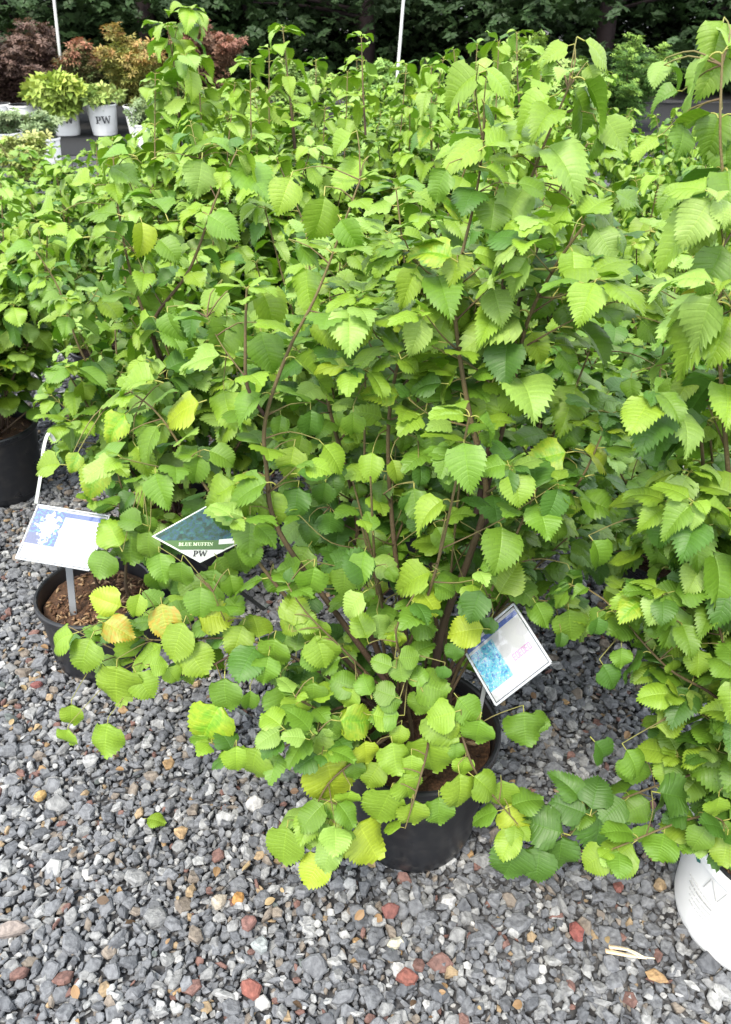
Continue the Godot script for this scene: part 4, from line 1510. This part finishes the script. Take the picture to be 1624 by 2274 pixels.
func build_other_shrubs(left_at: Vector3, far_left_at: Vector3, white_at: Vector3, back_right_at: Vector3, tag_at: Vector3) -> void:
	var a := new_shrub("leafy_shrub", "low thin shrub in the left black pot beside the sign stake", left_at + Vector3(0.06, 0, 0))
	wild_stems(a, 4, 0.62, 0.2, {"bare": 0.35, "twigs": 0.3, "low": 0, "young": 0.3})
	hand_zone(a, 0, 1081, 1.75, 1.75, [580, 270, 160, 100, 1, 560, 140, 140, 200, 1, 500, 200, 140, 240, 0, 640, 180, 110, 90, 1, 450, 345, 120, 110, 1, 655, 265, 130, 100, 1])
	var b := new_shrub("leafy_shrub", "yellowish green shrub behind the diamond shaped tag", tag_at)
	var P := func(list: Array) -> Array:
		var out := []
		for e in list:
			out.append(at_depth(e[0], e[1], e[2]))
		return out
	stem(b, P.call([[420, 1115, 2.2], [395, 1050, 2.05], [368, 830, 1.88], [300, 640, 1.78], [265, 480, 1.72], [250, 330, 1.7]]), 0.008, 0.0014, {"open": true, "bare": 0.3, "hang": 0.3, "young": 0.5})
	stem(b, P.call([[368, 830, 1.88], [340, 720, 1.8], [420, 600, 1.72], [480, 440, 1.66], [526, 335, 1.64]]), 0.005, 0.0018, {"open": true, "bare": 0.3, "twigs": 0.35, "hang": 0.4, "young": 0.5})
	stem(b, P.call([[410, 1115, 2.25], [300, 950, 2.05], [190, 800, 1.92], [130, 640, 1.85], [80, 560, 1.82]]), 0.0055, 0.0016, {"bare": 0.3, "hang": 0.3, "young": 0.5})
	wild_stems(b, 8, 1.05, 0.42, {"bare": 0.28, "young": 0.55, "low": 3, "size": 0.075})
	hand_zone(b, 0, 1081, 1.56, 1.56, [700, 430, 130, 80, 1, 770, 440, 130, 100, 1, 860, 450, 130, 70, 1, 940, 440, 140, 100, 1, 1000, 370, 120, 60, 1, 820, 470, 150, 90, 2, 930, 480, 140, 110, 1, 1060, 330, 130, 80, 1, 1020, 130, 150, 60, 2])
	hand_zone(b, 0, 0, 1.68, 1.64, [690, 880, 210, 240, 1, 480, 680, 210, 185, 1, 860, 640, 230, 190, 1, 1130, 770, 270, 40, 1, 890, 790, 190, 95, 5, 430, 940, 210, 190, 1, 640, 1070, 190, 80, 3, 420, 1040, 160, 170, 0, 1010, 640, 170, 350, 1, 760, 690, 150, 340, 0, 560, 760, 170, 20, 1, 300, 1090, 180, 160, 0, 180, 920, 170, 200, 0, 340, 790, 150, 200, 0, 1000, 1000, 200, 30, 1, 760, 1110, 170, 40, 1])
	var c := new_shrub("leafy_shrub", "pale green shrub in the black pot at the left picture edge", far_left_at)
	wild_stems(c, 11, 1.1, 0.45, {"bare": 0.25, "young": 0.6, "low": 3, "size": 0.078})
	var d := new_shrub("leafy_shrub", "tall shrub in the white pot at the right picture edge", white_at)
	wild_stems(d, 11, 1.24, 0.32, {"bare": 0.25, "young": 0.25, "low": 3, "hang": 0.45})
	stem(d, P.call([[1650, 1850, 1.22], [1590, 1400, 1.2], [1560, 1000, 1.12], [1540, 760, 1.06], [1600, 660, 1.0]]), 0.005, 0.0016, {"bare": 0.35, "hang": 0.5, "young": 0.3})
	stem(d, P.call([[1680, 1850, 1.25], [1640, 1300, 1.15], [1600, 800, 1.0], [1610, 480, 0.93], [1600, 300, 0.9], [1605, 120, 0.88]]), 0.006, 0.0013, {"bare": 0.45, "hang": 0.7, "young": 0.4, "size": 0.072, "twigs": 0.35})
	stem(d, P.call([[1680, 1860, 1.28], [1600, 1720, 1.26], [1490, 1735, 1.3], [1335, 1789, 1.38], [1280, 1778, 1.4]]), 0.0032, 0.0012, {"bare": 0.55, "twigs": 0.0, "size": 0.05, "hang": 0.4, "young": 0.1})
	stem(d, P.call([[1310, 1800, 1.39], [1255, 1860, 1.4], [1190, 1890, 1.42]]), 0.002, 0.001, {"bare": 0.4, "twigs": 0.0, "size": 0.05, "young": 0.1})
	stem(d, P.call([[1640, 1700, 1.24], [1600, 1560, 1.2], [1480, 1480, 1.2], [1340, 1330, 1.24], [1270, 1300, 1.26]]), 0.003, 0.0012, {"bare": 0.4, "twigs": 0.35, "size": 0.052, "young": 0.2, "reach": 0.7})
	stem(d, P.call([[1670, 1750, 1.24], [1620, 1480, 1.16], [1570, 1300, 1.12], [1540, 1180, 1.1]]), 0.003, 0.0012, {"bare": 0.3, "twigs": 0.3, "size": 0.055, "young": 0.2, "reach": 0.7})
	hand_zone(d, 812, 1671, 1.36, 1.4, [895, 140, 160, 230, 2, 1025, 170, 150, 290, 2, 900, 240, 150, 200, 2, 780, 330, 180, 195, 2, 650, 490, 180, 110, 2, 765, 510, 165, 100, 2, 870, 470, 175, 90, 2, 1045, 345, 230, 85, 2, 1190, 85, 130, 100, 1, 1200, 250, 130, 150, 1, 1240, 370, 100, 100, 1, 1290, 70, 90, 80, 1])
	hand_zone(d, 812, 1671, 1.2, 1.22, [1410, 200, 220, 15, 2, 1480, 390, 130, 120, 1, 1580, 370, 120, 70, 1, 1560, 250, 120, 90, 0, 1600, 440, 130, 100, 0])
	hand_zone(d, 812, 1081, 1.16, 1.2, [1050, 310, 150, 60, 1, 1300, 300, 160, 100, 1, 1500, 300, 195, 85, 0, 1030, 635, 105, 90, 2, 1465, 570, 100, 60, 0, 1495, 670, 110, 340, 0, 1385, 680, 140, 5, 0, 1480, 790, 125, 90, 0, 1140, 765, 95, 90, 1, 1370, 805, 80, 80, 0, 1090, 850, 130, 60, 2, 1580, 890, 180, 90, 3, 1370, 1040, 145, 340, 0, 1065, 1190, 150, 50, 2, 1200, 1240, 150, 60, 1, 1210, 570, 110, 90, 1, 1320, 500, 100, 100, 1])
	hand_zone(d, 812, 0, 0.92, 0.95, [1560, 190, 240, 110, 0, 1540, 330, 230, 120, 5, 1545, 600, 240, 110, 1, 1600, 700, 210, 100, 1, 1400, 330, 150, 20, 1, 1320, 420, 150, 170, 1, 1300, 320, 150, 120, 5, 1420, 620, 180, 90, 1, 1230, 650, 170, 150, 0, 1340, 880, 170, 140, 1, 1480, 1060, 190, 120, 0])
	hand_zone(d, 812, 590, 1.05, 1.2, [1390, 400, 130, 60, 1, 1520, 310, 160, 70, 1, 1180, 560, 140, 90, 1, 1270, 290, 160, 45, 1, 1340, 130, 150, 20, 1, 1490, 570, 120, 100, 1, 1350, 740, 170, 20, 2, 1230, 790, 180, 60, 2, 1530, 760, 160, 70, 1])
	var e := new_shrub("leafy_shrub", "dense shrub in the shaded black pot behind the slanted sign", back_right_at)
	wild_stems(e, 12, 1.02, 0.48, {"bare": 0.22, "young": 0.2, "low": 7})
	var spots := [
		[Vector3(0.08, 0, -1.95), 1.34, 0.42, "shrub directly behind the largest front shrub", 0.45],
		[Vector3(0.72, 0, -2.45), 1.24, 0.42, "shrub in the second row at right below the dark evergreen bush", 0.45],
		[Vector3(-0.42, 0, -2.65), 1.31, 0.42, "shrub in the second row left of the tall upright shoot", 0.5],
		[Vector3(-1.1, 0, -3.2), 1.1, 0.42, "low shrub in front of the white pots at far left", 0.5],
		[Vector3(0.2, 0, -2.95), 1.36, 0.42, "shrub in the middle of the row below the leaning pole", 0.55],
		[Vector3(1.45, 0, -2.7), 1.22, 0.42, "shrub behind the tall shrub at the right edge", 0.2],
		[Vector3(-0.25, 0, -3.7), 1.3, 0.45, "far shrub below the dark gap in the woods", 0.55],
		[Vector3(0.62, 0, -3.7), 1.32, 0.45, "far pale shrub right of the leaning pole", 0.6],
		[Vector3(1.5, 0, -3.9), 1.0, 0.45, "far shrub at right in front of the dark evergreen bush", 0.35],
		[Vector3(-1.75, 0, -2.6), 1.15, 0.4, "shrub cut by the left picture edge in the second row", 0.5],
		[Vector3(-0.85, 0, -4.3), 1.2, 0.45, "far shrub right of the white lettered pots", 0.6],
		[Vector3(0.15, 0, -4.7), 1.3, 0.55, "farthest pale shrub in the middle of the row", 0.6],
		[Vector3(0.95, 0, -4.9), 1.3, 0.55, "far shrub left of the dark evergreen bush", 0.5],
		[Vector3(1.9, 0, -5.2), 1.0, 0.55, "far shrub in front of the evergreen bush at right", 0.4],
		[Vector3(-0.7, 0, -5.6), 1.1, 0.55, "far shrub in front of the bright green bush", 0.6],
		[Vector3(0.5, 0, -6.2), 1.22, 0.6, "last shrub of the row in front of the woods", 0.5],
		[Vector3(-1.7, 0, -4.4), 0.97, 0.5, "low far shrub in front of the lettered pot", 0.6]]
	var tips := {1: [[1100, 330, 1108, 95], [1190, 340, 1205, 130]], 2: [[345, 380, 345, 165], [450, 370, 440, 135], [505, 360, 522, 185], [560, 350, 556, 140]], 4: [[700, 360, 702, 135], [765, 350, 772, 160], [885, 350, 903, 145], [960, 330, 958, 150], [600, 350, 598, 110]], 7: [[1050, 300, 1060, 100], [960, 290, 985, 130]]}
	var nth := -1
	for s in spots:
		nth += 1
		pot("nursery_pot", "black pot under the " + s[3], s[0], 0.15, 0.27, false, 0, "black nursery pots")
		var f := new_shrub("leafy_shrub", s[3], s[0])
		wild_stems(f, 12, s[1], s[2], {"bare": 0.25, "young": s[4] + 0.15, "low": 2, "hang": 0.5, "size": 0.074})
		for sp in tips.get(nth, []):
			var far := screen_of(s[0] + Vector3(0, 1.1, 0)).z
			stem(f, [s[0] + Vector3(0, 0.25, 0), at_depth(sp[0] + rnd(-20, 20), sp[1] + 120, far), at_depth(sp[0], sp[1], far - 0.02), at_depth(sp[2], sp[3], far - 0.05)], 0.0055, 0.0014, {"bare": 0.55, "twigs": 0.35, "hang": 0.6, "young": 0.75, "size": 0.078, "reach": 0.6})
		if s[3].begins_with("far shrub below"):
			# the tall upright shoots that rise over the row
			stem(f, [at_depth(655, 330, 2.5), at_depth(648, 250, 2.45), at_depth(638, 160, 2.42), at_depth(628, 62, 2.4)], 0.006, 0.0013, {"bare": 0.05, "twigs": 0.0, "hang": 0.5, "young": 0.9, "size": 0.07})
			stem(f, [at_depth(812, 300, 2.5), at_depth(806, 190, 2.46), at_depth(803, 85, 2.44)], 0.004, 0.0016, {"bare": 0.2, "twigs": 0.0, "hang": 0.4, "young": 0.8, "size": 0.06})
		if s[3].begins_with("far shrub right"):
			stem(f, [at_depth(400, 330, 2.6), at_depth(395, 200, 2.5), at_depth(372, 60, 2.45)], 0.006, 0.0013, {"bare": 0.1, "twigs": 0.35, "hang": 0.5, "young": 0.8, "size": 0.085})
		if s[3].begins_with("far pale"):
			stem(f, [at_depth(1020, 260, 2.6), at_depth(1015, 180, 2.56), at_depth(1008, 112, 2.54)], 0.003, 0.0014, {"bare": 0.3, "twigs": 0.0, "hang": 0.4, "young": 0.9, "size": 0.045})
			stem(f, [at_depth(1160, 300, 2.6), at_depth(1150, 180, 2.56), at_depth(1148, 75, 2.54)], 0.004, 0.0016, {"bare": 0.2, "twigs": 0.2, "hang": 0.4, "young": 0.6, "size": 0.07})

func build_background() -> void:
	# white pots and coloured bushes on the black cloth
	var purple := [Color(0.055, 0.028, 0.026), Color(0.1, 0.062, 0.042), Color(0.2, 0.12, 0.09)]
	var white_group := "white pots on the black cloth"
	var spots := [
		[235, 300, "white lettered pot standing alone right of the hanging pale leaves"],
		[152, 300, "white lettered pot under the drooping pale green leaves"],
		[66, 302, "second white pot from the left picture edge in the background"],
		[2, 300, "white background pot cut by the left picture edge"],
		[318, 304, "white pot under the golden orange bush"]]
	for s in spots:
		var p := on_level(s[0], s[1])
		var o := pot("nursery_pot", s[2], p, 0.195, 0.37, true, 0, white_group)
		var turn := Basis(Vector3.UP, atan2(-p.x, -p.z)) * Basis(Vector3.RIGHT, 0.1)
		text_on(o, "PW", 0.115, turn * Vector3(0, 0.22, 0.192), Color(0.16, 0.16, 0.18), "lettering", true, turn)
	bush("dark purple brown bush at the left picture edge", on_level(-10, 285), 0.33, 1.18, 0.62, purple, 2200, 0.07, 0.16, 0.3, "purple leaved bushes at far left")
	bush("dark purple bush behind the second background pot", on_level(62, 280), 0.33, 1.12, 0.6, purple, 2200, 0.07, 0.16, 0.3, "purple leaved bushes at far left")
	bush("dark purple bush with upright shoots left of the red tipped bush", on_level(130, 272), 0.33, 1.27, 0.6, purple, 2200, 0.07, 0.16, 0.4, "purple leaved bushes at far left")
	bush("green bush with red shoot tips", on_level(205, 280), 0.33, 1.08, 0.42, [Color(0.09, 0.14, 0.04), Color(0.16, 0.11, 0.05), Color(0.42, 0.15, 0.1)], 1400, 0.075, 0.15, 0.4)
	bush("golden yellow bush with orange tips", on_level(300, 280), 0.3, 1.22, 0.62, [Color(0.16, 0.2, 0.04), Color(0.27, 0.24, 0.05), Color(0.42, 0.22, 0.08)], 1600, 0.08, 0.14, 0.3)
	bush("reddish brown bush left of the dark gap in the woods", on_level(470, 262), 0.3, 1.3, 0.62, [Color(0.11, 0.06, 0.035), Color(0.2, 0.11, 0.06), Color(0.34, 0.14, 0.1)], 2200, 0.075, 0.17, 0.3)
	bush("low green bush under the reddish brown bush", on_level(520, 300), 0.05, 0.6, 0.5, [Color(0.1, 0.18, 0.05), Color(0.16, 0.24, 0.06), Color(0.3, 0.32, 0.08)], 900, 0.09, 0.2)
	bush("bright green bush behind the tall upright shoot", on_level(670, 300), 0.05, 0.92, 0.5, [Color(0.13, 0.24, 0.05), Color(0.2, 0.32, 0.07), Color(0.32, 0.4, 0.1)], 1500, 0.08, 0.22)
	bush("dark upright evergreen bush at right", on_level(1385, 292), 0.1, 1.15, 0.62, [Color(0.06, 0.14, 0.025), Color(0.1, 0.22, 0.035), Color(0.3, 0.46, 0.07)], 2600, 0.06, 0.14, 0.7)
	bush("pale green bush left of the dark evergreen bush", on_level(1170, 280), 0.1, 1.22, 0.5, [Color(0.13, 0.24, 0.04), Color(0.2, 0.32, 0.06), Color(0.3, 0.4, 0.08)], 1700, 0.08, 0.2)
	bush("low yellow green plant in front of the white pots", on_level(60, 400), 0.05, 0.42, 0.4, [Color(0.2, 0.28, 0.06), Color(0.28, 0.34, 0.08), Color(0.4, 0.4, 0.14)], 700, 0.07, 0.2)
	bush("pale green drooping plant in the lettered pot", on_level(150, 306), 0.36, 0.62, 0.45, [Color(0.22, 0.32, 0.05), Color(0.3, 0.4, 0.06), Color(0.42, 0.48, 0.08)], 330, 0.16, 0.26, 0.05)
	bush("sprawling green leaf plant in the pot standing alone", on_level(235, 300), 0.34, 0.55, 0.36, [Color(0.16, 0.26, 0.06), Color(0.25, 0.34, 0.07), Color(0.35, 0.4, 0.1)], 60, 0.13, 0.2, 0.05)
	for s in [[30, 352, "white pot among low plants at far left"], [112, 366, "white pot half hidden by leaves below the lettered pots"], [330, 330, "white pot behind the tall leafy shoot at left"]]:
		var p := on_level(s[0], s[1])
		pot("nursery_pot", s[2], p, 0.15, 0.27, true, 0, white_group)
		bush("small grey green plant in the " + s[2], p, 0.24, 0.5, 0.26, [Color(0.13, 0.2, 0.08), Color(0.2, 0.27, 0.12), Color(0.3, 0.34, 0.16)], 260, 0.06, 0.2, 0.2)
	bush("low dark green plants behind the white pots below the golden bush", on_level(400, 300), 0.05, 0.6, 0.6, [Color(0.08, 0.16, 0.04), Color(0.13, 0.22, 0.06), Color(0.3, 0.32, 0.08)], 900, 0.09, 0.2)
	bush("low green bush left of the evergreen bush", on_level(1260, 290), 0.05, 0.85, 0.6, [Color(0.12, 0.24, 0.05), Color(0.18, 0.3, 0.06), Color(0.3, 0.4, 0.1)], 1500, 0.09, 0.22)
	bush("light green bush behind the pole foot", on_level(860, 290), 0.05, 0.8, 0.65, [Color(0.12, 0.24, 0.05), Color(0.18, 0.32, 0.06), Color(0.3, 0.42, 0.1)], 1500, 0.09, 0.22)
	# poles
	for s in [[893, 40, 872, 300, "slim pale leaning pole behind the middle of the row"], [122, 20, 150, 280, "slim pale pole behind the purple bushes"]]:
		var base := on_level(s[2], s[3])
		var r := ray(s[0], s[1])
		var top := EYE + r * ((base.z - 0.15) / r.z)
		var o := thing("support_pole", s[4], "pole", base, "slim poles in front of the woods")
		var st := begin()
		var dir := (top - base).normalized()
		tube(st, PackedVector3Array([Vector3.ZERO - dir * 0.05, dir * 2.6]), 0.021, 0.019, Color.WHITE, Color.WHITE, 12)
		obj("shaft", st.commit(), mat("pole_paint", lin(0.5, 0.51, 0.48), 0.5), o)
		obj("pole_cap", lathe([Vector2(0.024, -0.02), Vector2(0.024, 0.012), Vector2(0.015, 0.022), Vector2(0.0, 0.024)], 16), mat("pole_cap", lin(0.3, 0.3, 0.3), 0.5), o).position = dir * 2.6
	# woods
	var labels := ["dark tree of the woods behind the left bushes", "dark tree of the woods left of the first pole", "dark tree behind the reddish brown bush", "dark tree behind the tall upright shoot", "dark tree of the woods behind the leaning pole", "dark tree right of the leaning pole", "dark tree behind the pale green bush", "dark tree behind the evergreen bush", "dark tree of the woods at the right picture edge"]
	for i in 9:
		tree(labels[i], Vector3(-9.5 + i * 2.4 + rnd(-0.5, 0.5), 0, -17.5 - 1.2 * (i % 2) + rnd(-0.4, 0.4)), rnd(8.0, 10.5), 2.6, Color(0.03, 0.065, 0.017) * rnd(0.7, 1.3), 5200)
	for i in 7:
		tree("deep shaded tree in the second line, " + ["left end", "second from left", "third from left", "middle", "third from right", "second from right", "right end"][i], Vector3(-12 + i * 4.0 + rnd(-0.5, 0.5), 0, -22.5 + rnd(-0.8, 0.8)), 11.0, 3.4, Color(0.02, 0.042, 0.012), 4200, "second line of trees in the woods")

	var under := MultiMesh.new()
	under.transform_format = MultiMesh.TRANSFORM_3D
	under.use_colors = true
	under.mesh = leaf_clump(0.32)
	under.instance_count = 12000
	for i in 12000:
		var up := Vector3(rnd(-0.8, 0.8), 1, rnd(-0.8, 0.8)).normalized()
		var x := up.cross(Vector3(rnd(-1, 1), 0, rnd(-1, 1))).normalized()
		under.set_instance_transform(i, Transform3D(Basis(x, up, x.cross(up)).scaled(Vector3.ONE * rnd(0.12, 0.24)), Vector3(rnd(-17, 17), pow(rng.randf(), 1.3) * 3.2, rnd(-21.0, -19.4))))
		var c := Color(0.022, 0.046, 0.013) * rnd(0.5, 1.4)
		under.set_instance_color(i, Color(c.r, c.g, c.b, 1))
	var ui := MultiMeshInstance3D.new()
	ui.multimesh = under
	ui.material_override = foliage_material()
	put(ui, "undergrowth")
	ui.set_meta("kind", "stuff")

func build_litter() -> void:
	single_stone(402, 1848, 42, "tan stone left of the front pot", Color(0.5, 0.34, 0.18), 501, Vector3(0.8, 0.4, 1.0), 0.4)
	single_stone(530, 1996, 38, "round orange stone on the gravel below the shrub", Color(0.5, 0.26, 0.08), 502, Vector3(0.9, 0.7, 0.9), 0.2)
	single_stone(488, 2002, 50, "cream stone beside the round orange stone", Color(0.48, 0.42, 0.33), 503, Vector3(1, 0.5, 0.7), 0.9)
	single_stone(868, 2023, 46, "dark red stone below the front pot", Color(0.22, 0.085, 0.07), 504, Vector3(1, 0.5, 0.75), 0.1)
	single_stone(553, 2052, 46, "dusty red stone below the orange stone", Color(0.25, 0.13, 0.11), 505, Vector3(1, 0.5, 0.8), 0.6)
	single_stone(558, 2198, 62, "brick red stone, largest of the red stones", Color(0.28, 0.1, 0.075), 506, Vector3(1, 0.5, 0.75), -0.2)
	single_stone(905, 2168, 62, "red brown stone right of the middle at the bottom", Color(0.26, 0.095, 0.07), 507, Vector3(1, 0.5, 0.65), -0.3)
	single_stone(880, 2092, 48, "pale cream oblong stone above the red brown stones", Color(0.6, 0.56, 0.42), 508, Vector3(1, 0.5, 0.6), 0.3)
	single_stone(1280, 2065, 56, "bright red stone left of the white pot", Color(0.26, 0.08, 0.065), 509, Vector3(0.6, 0.5, 1), 0.2)
	single_stone(90, 1767, 32, "orange tan stone at left", Color(0.52, 0.34, 0.13), 510, Vector3(1, 0.7, 0.85), 0.4)
	single_stone(83, 1520, 36, "dull red stone below the left black pot", Color(0.25, 0.09, 0.08), 511, Vector3(1, 0.5, 0.6), 0.0)
	single_stone(577, 2098, 46, "pale blue grey square stone near the bottom", Color(0.4, 0.43, 0.42), 512, Vector3(0.9, 0.8, 0.9), 0.7)
	single_stone(1374, 1970, 28, "red stone in the shade left of the white pot", Color(0.24, 0.09, 0.07), 513, Vector3(0.9, 0.6, 1), 0.3)
	single_stone(25, 2065, 80, "pinkish grey slab stone at the left picture edge", Color(0.3, 0.25, 0.22), 514, Vector3(1, 0.4, 0.45), 0.25)
	# a splinter of wood
	var p0 := on_level(1333, 2110, 0.028)
	var p1 := on_level(1456, 2128, 0.032)
	var o := thing("wood_splinter", "long pale splinter of wood left of the white pot", "wood splinter", (p0 + p1) / 2)
	var st := begin()
	var mid := (p0 + p1) / 2
	for k in 5:
		var off := Vector3(0, 0.002 * k, rnd(-0.006, 0.006))
		tube(st, smooth_path([p0 - mid + off + Vector3(rnd(0, 0.02), 0, 0), off * 1.3, p1 - mid + off * 0.3 - Vector3(rnd(0, 0.03), 0, 0)], 0.01), 0.0035, 0.0012, Color(0.62, 0.47, 0.3), Color(0.7, 0.6, 0.42), 5)
	obj("fibre", st.commit(), bark_mat, o)
	# brown bits of dry leaf among the stones
	var bits := MultiMesh.new()
	bits.transform_format = MultiMesh.TRANSFORM_3D
	bits.use_colors = true
	bits.mesh = leaf_plain
	bits.instance_count = 170
	for i in 170:
		var z := rnd(-2.2, -0.6)
		var b := Basis.from_euler(Vector3(rnd(-0.5, 0.5), rnd(0, TAU), rnd(-0.6, 0.6))).scaled(Vector3.ONE * rnd(0.008, 0.026))
		bits.set_instance_transform(i, Transform3D(b, Vector3(rnd(-0.3, 0.3) * (2.2 - z), rnd(0.018, 0.028), z)))
		bits.set_instance_color(i, [Color(0.16, 0.09, 0.045), Color(0.25, 0.15, 0.07), Color(0.09, 0.055, 0.03), Color(0.33, 0.24, 0.12)][rng.randi() % 4])
	var bi := MultiMeshInstance3D.new()
	bi.multimesh = bits
	bi.material_override = foliage_material()
	put(bi, "leaf_litter")
	bi.set_meta("kind", "stuff")
	# a fallen leaf
	var f := MeshInstance3D.new()
	f.mesh = leaf_full[1]
	f.set_surface_override_material(0, leaf_mats[0][1])
	put(f, "fallen_leaf")
	tag(f, "green fallen leaf lying on the gravel left of the pot", "leaf")
	var lp := on_level(318, 1818, 0.03)
	f.transform = Transform3D(Basis(Vector3.UP, 1.45).rotated(Vector3.RIGHT, -0.2).scaled(Vector3.ONE * 0.042), lp)
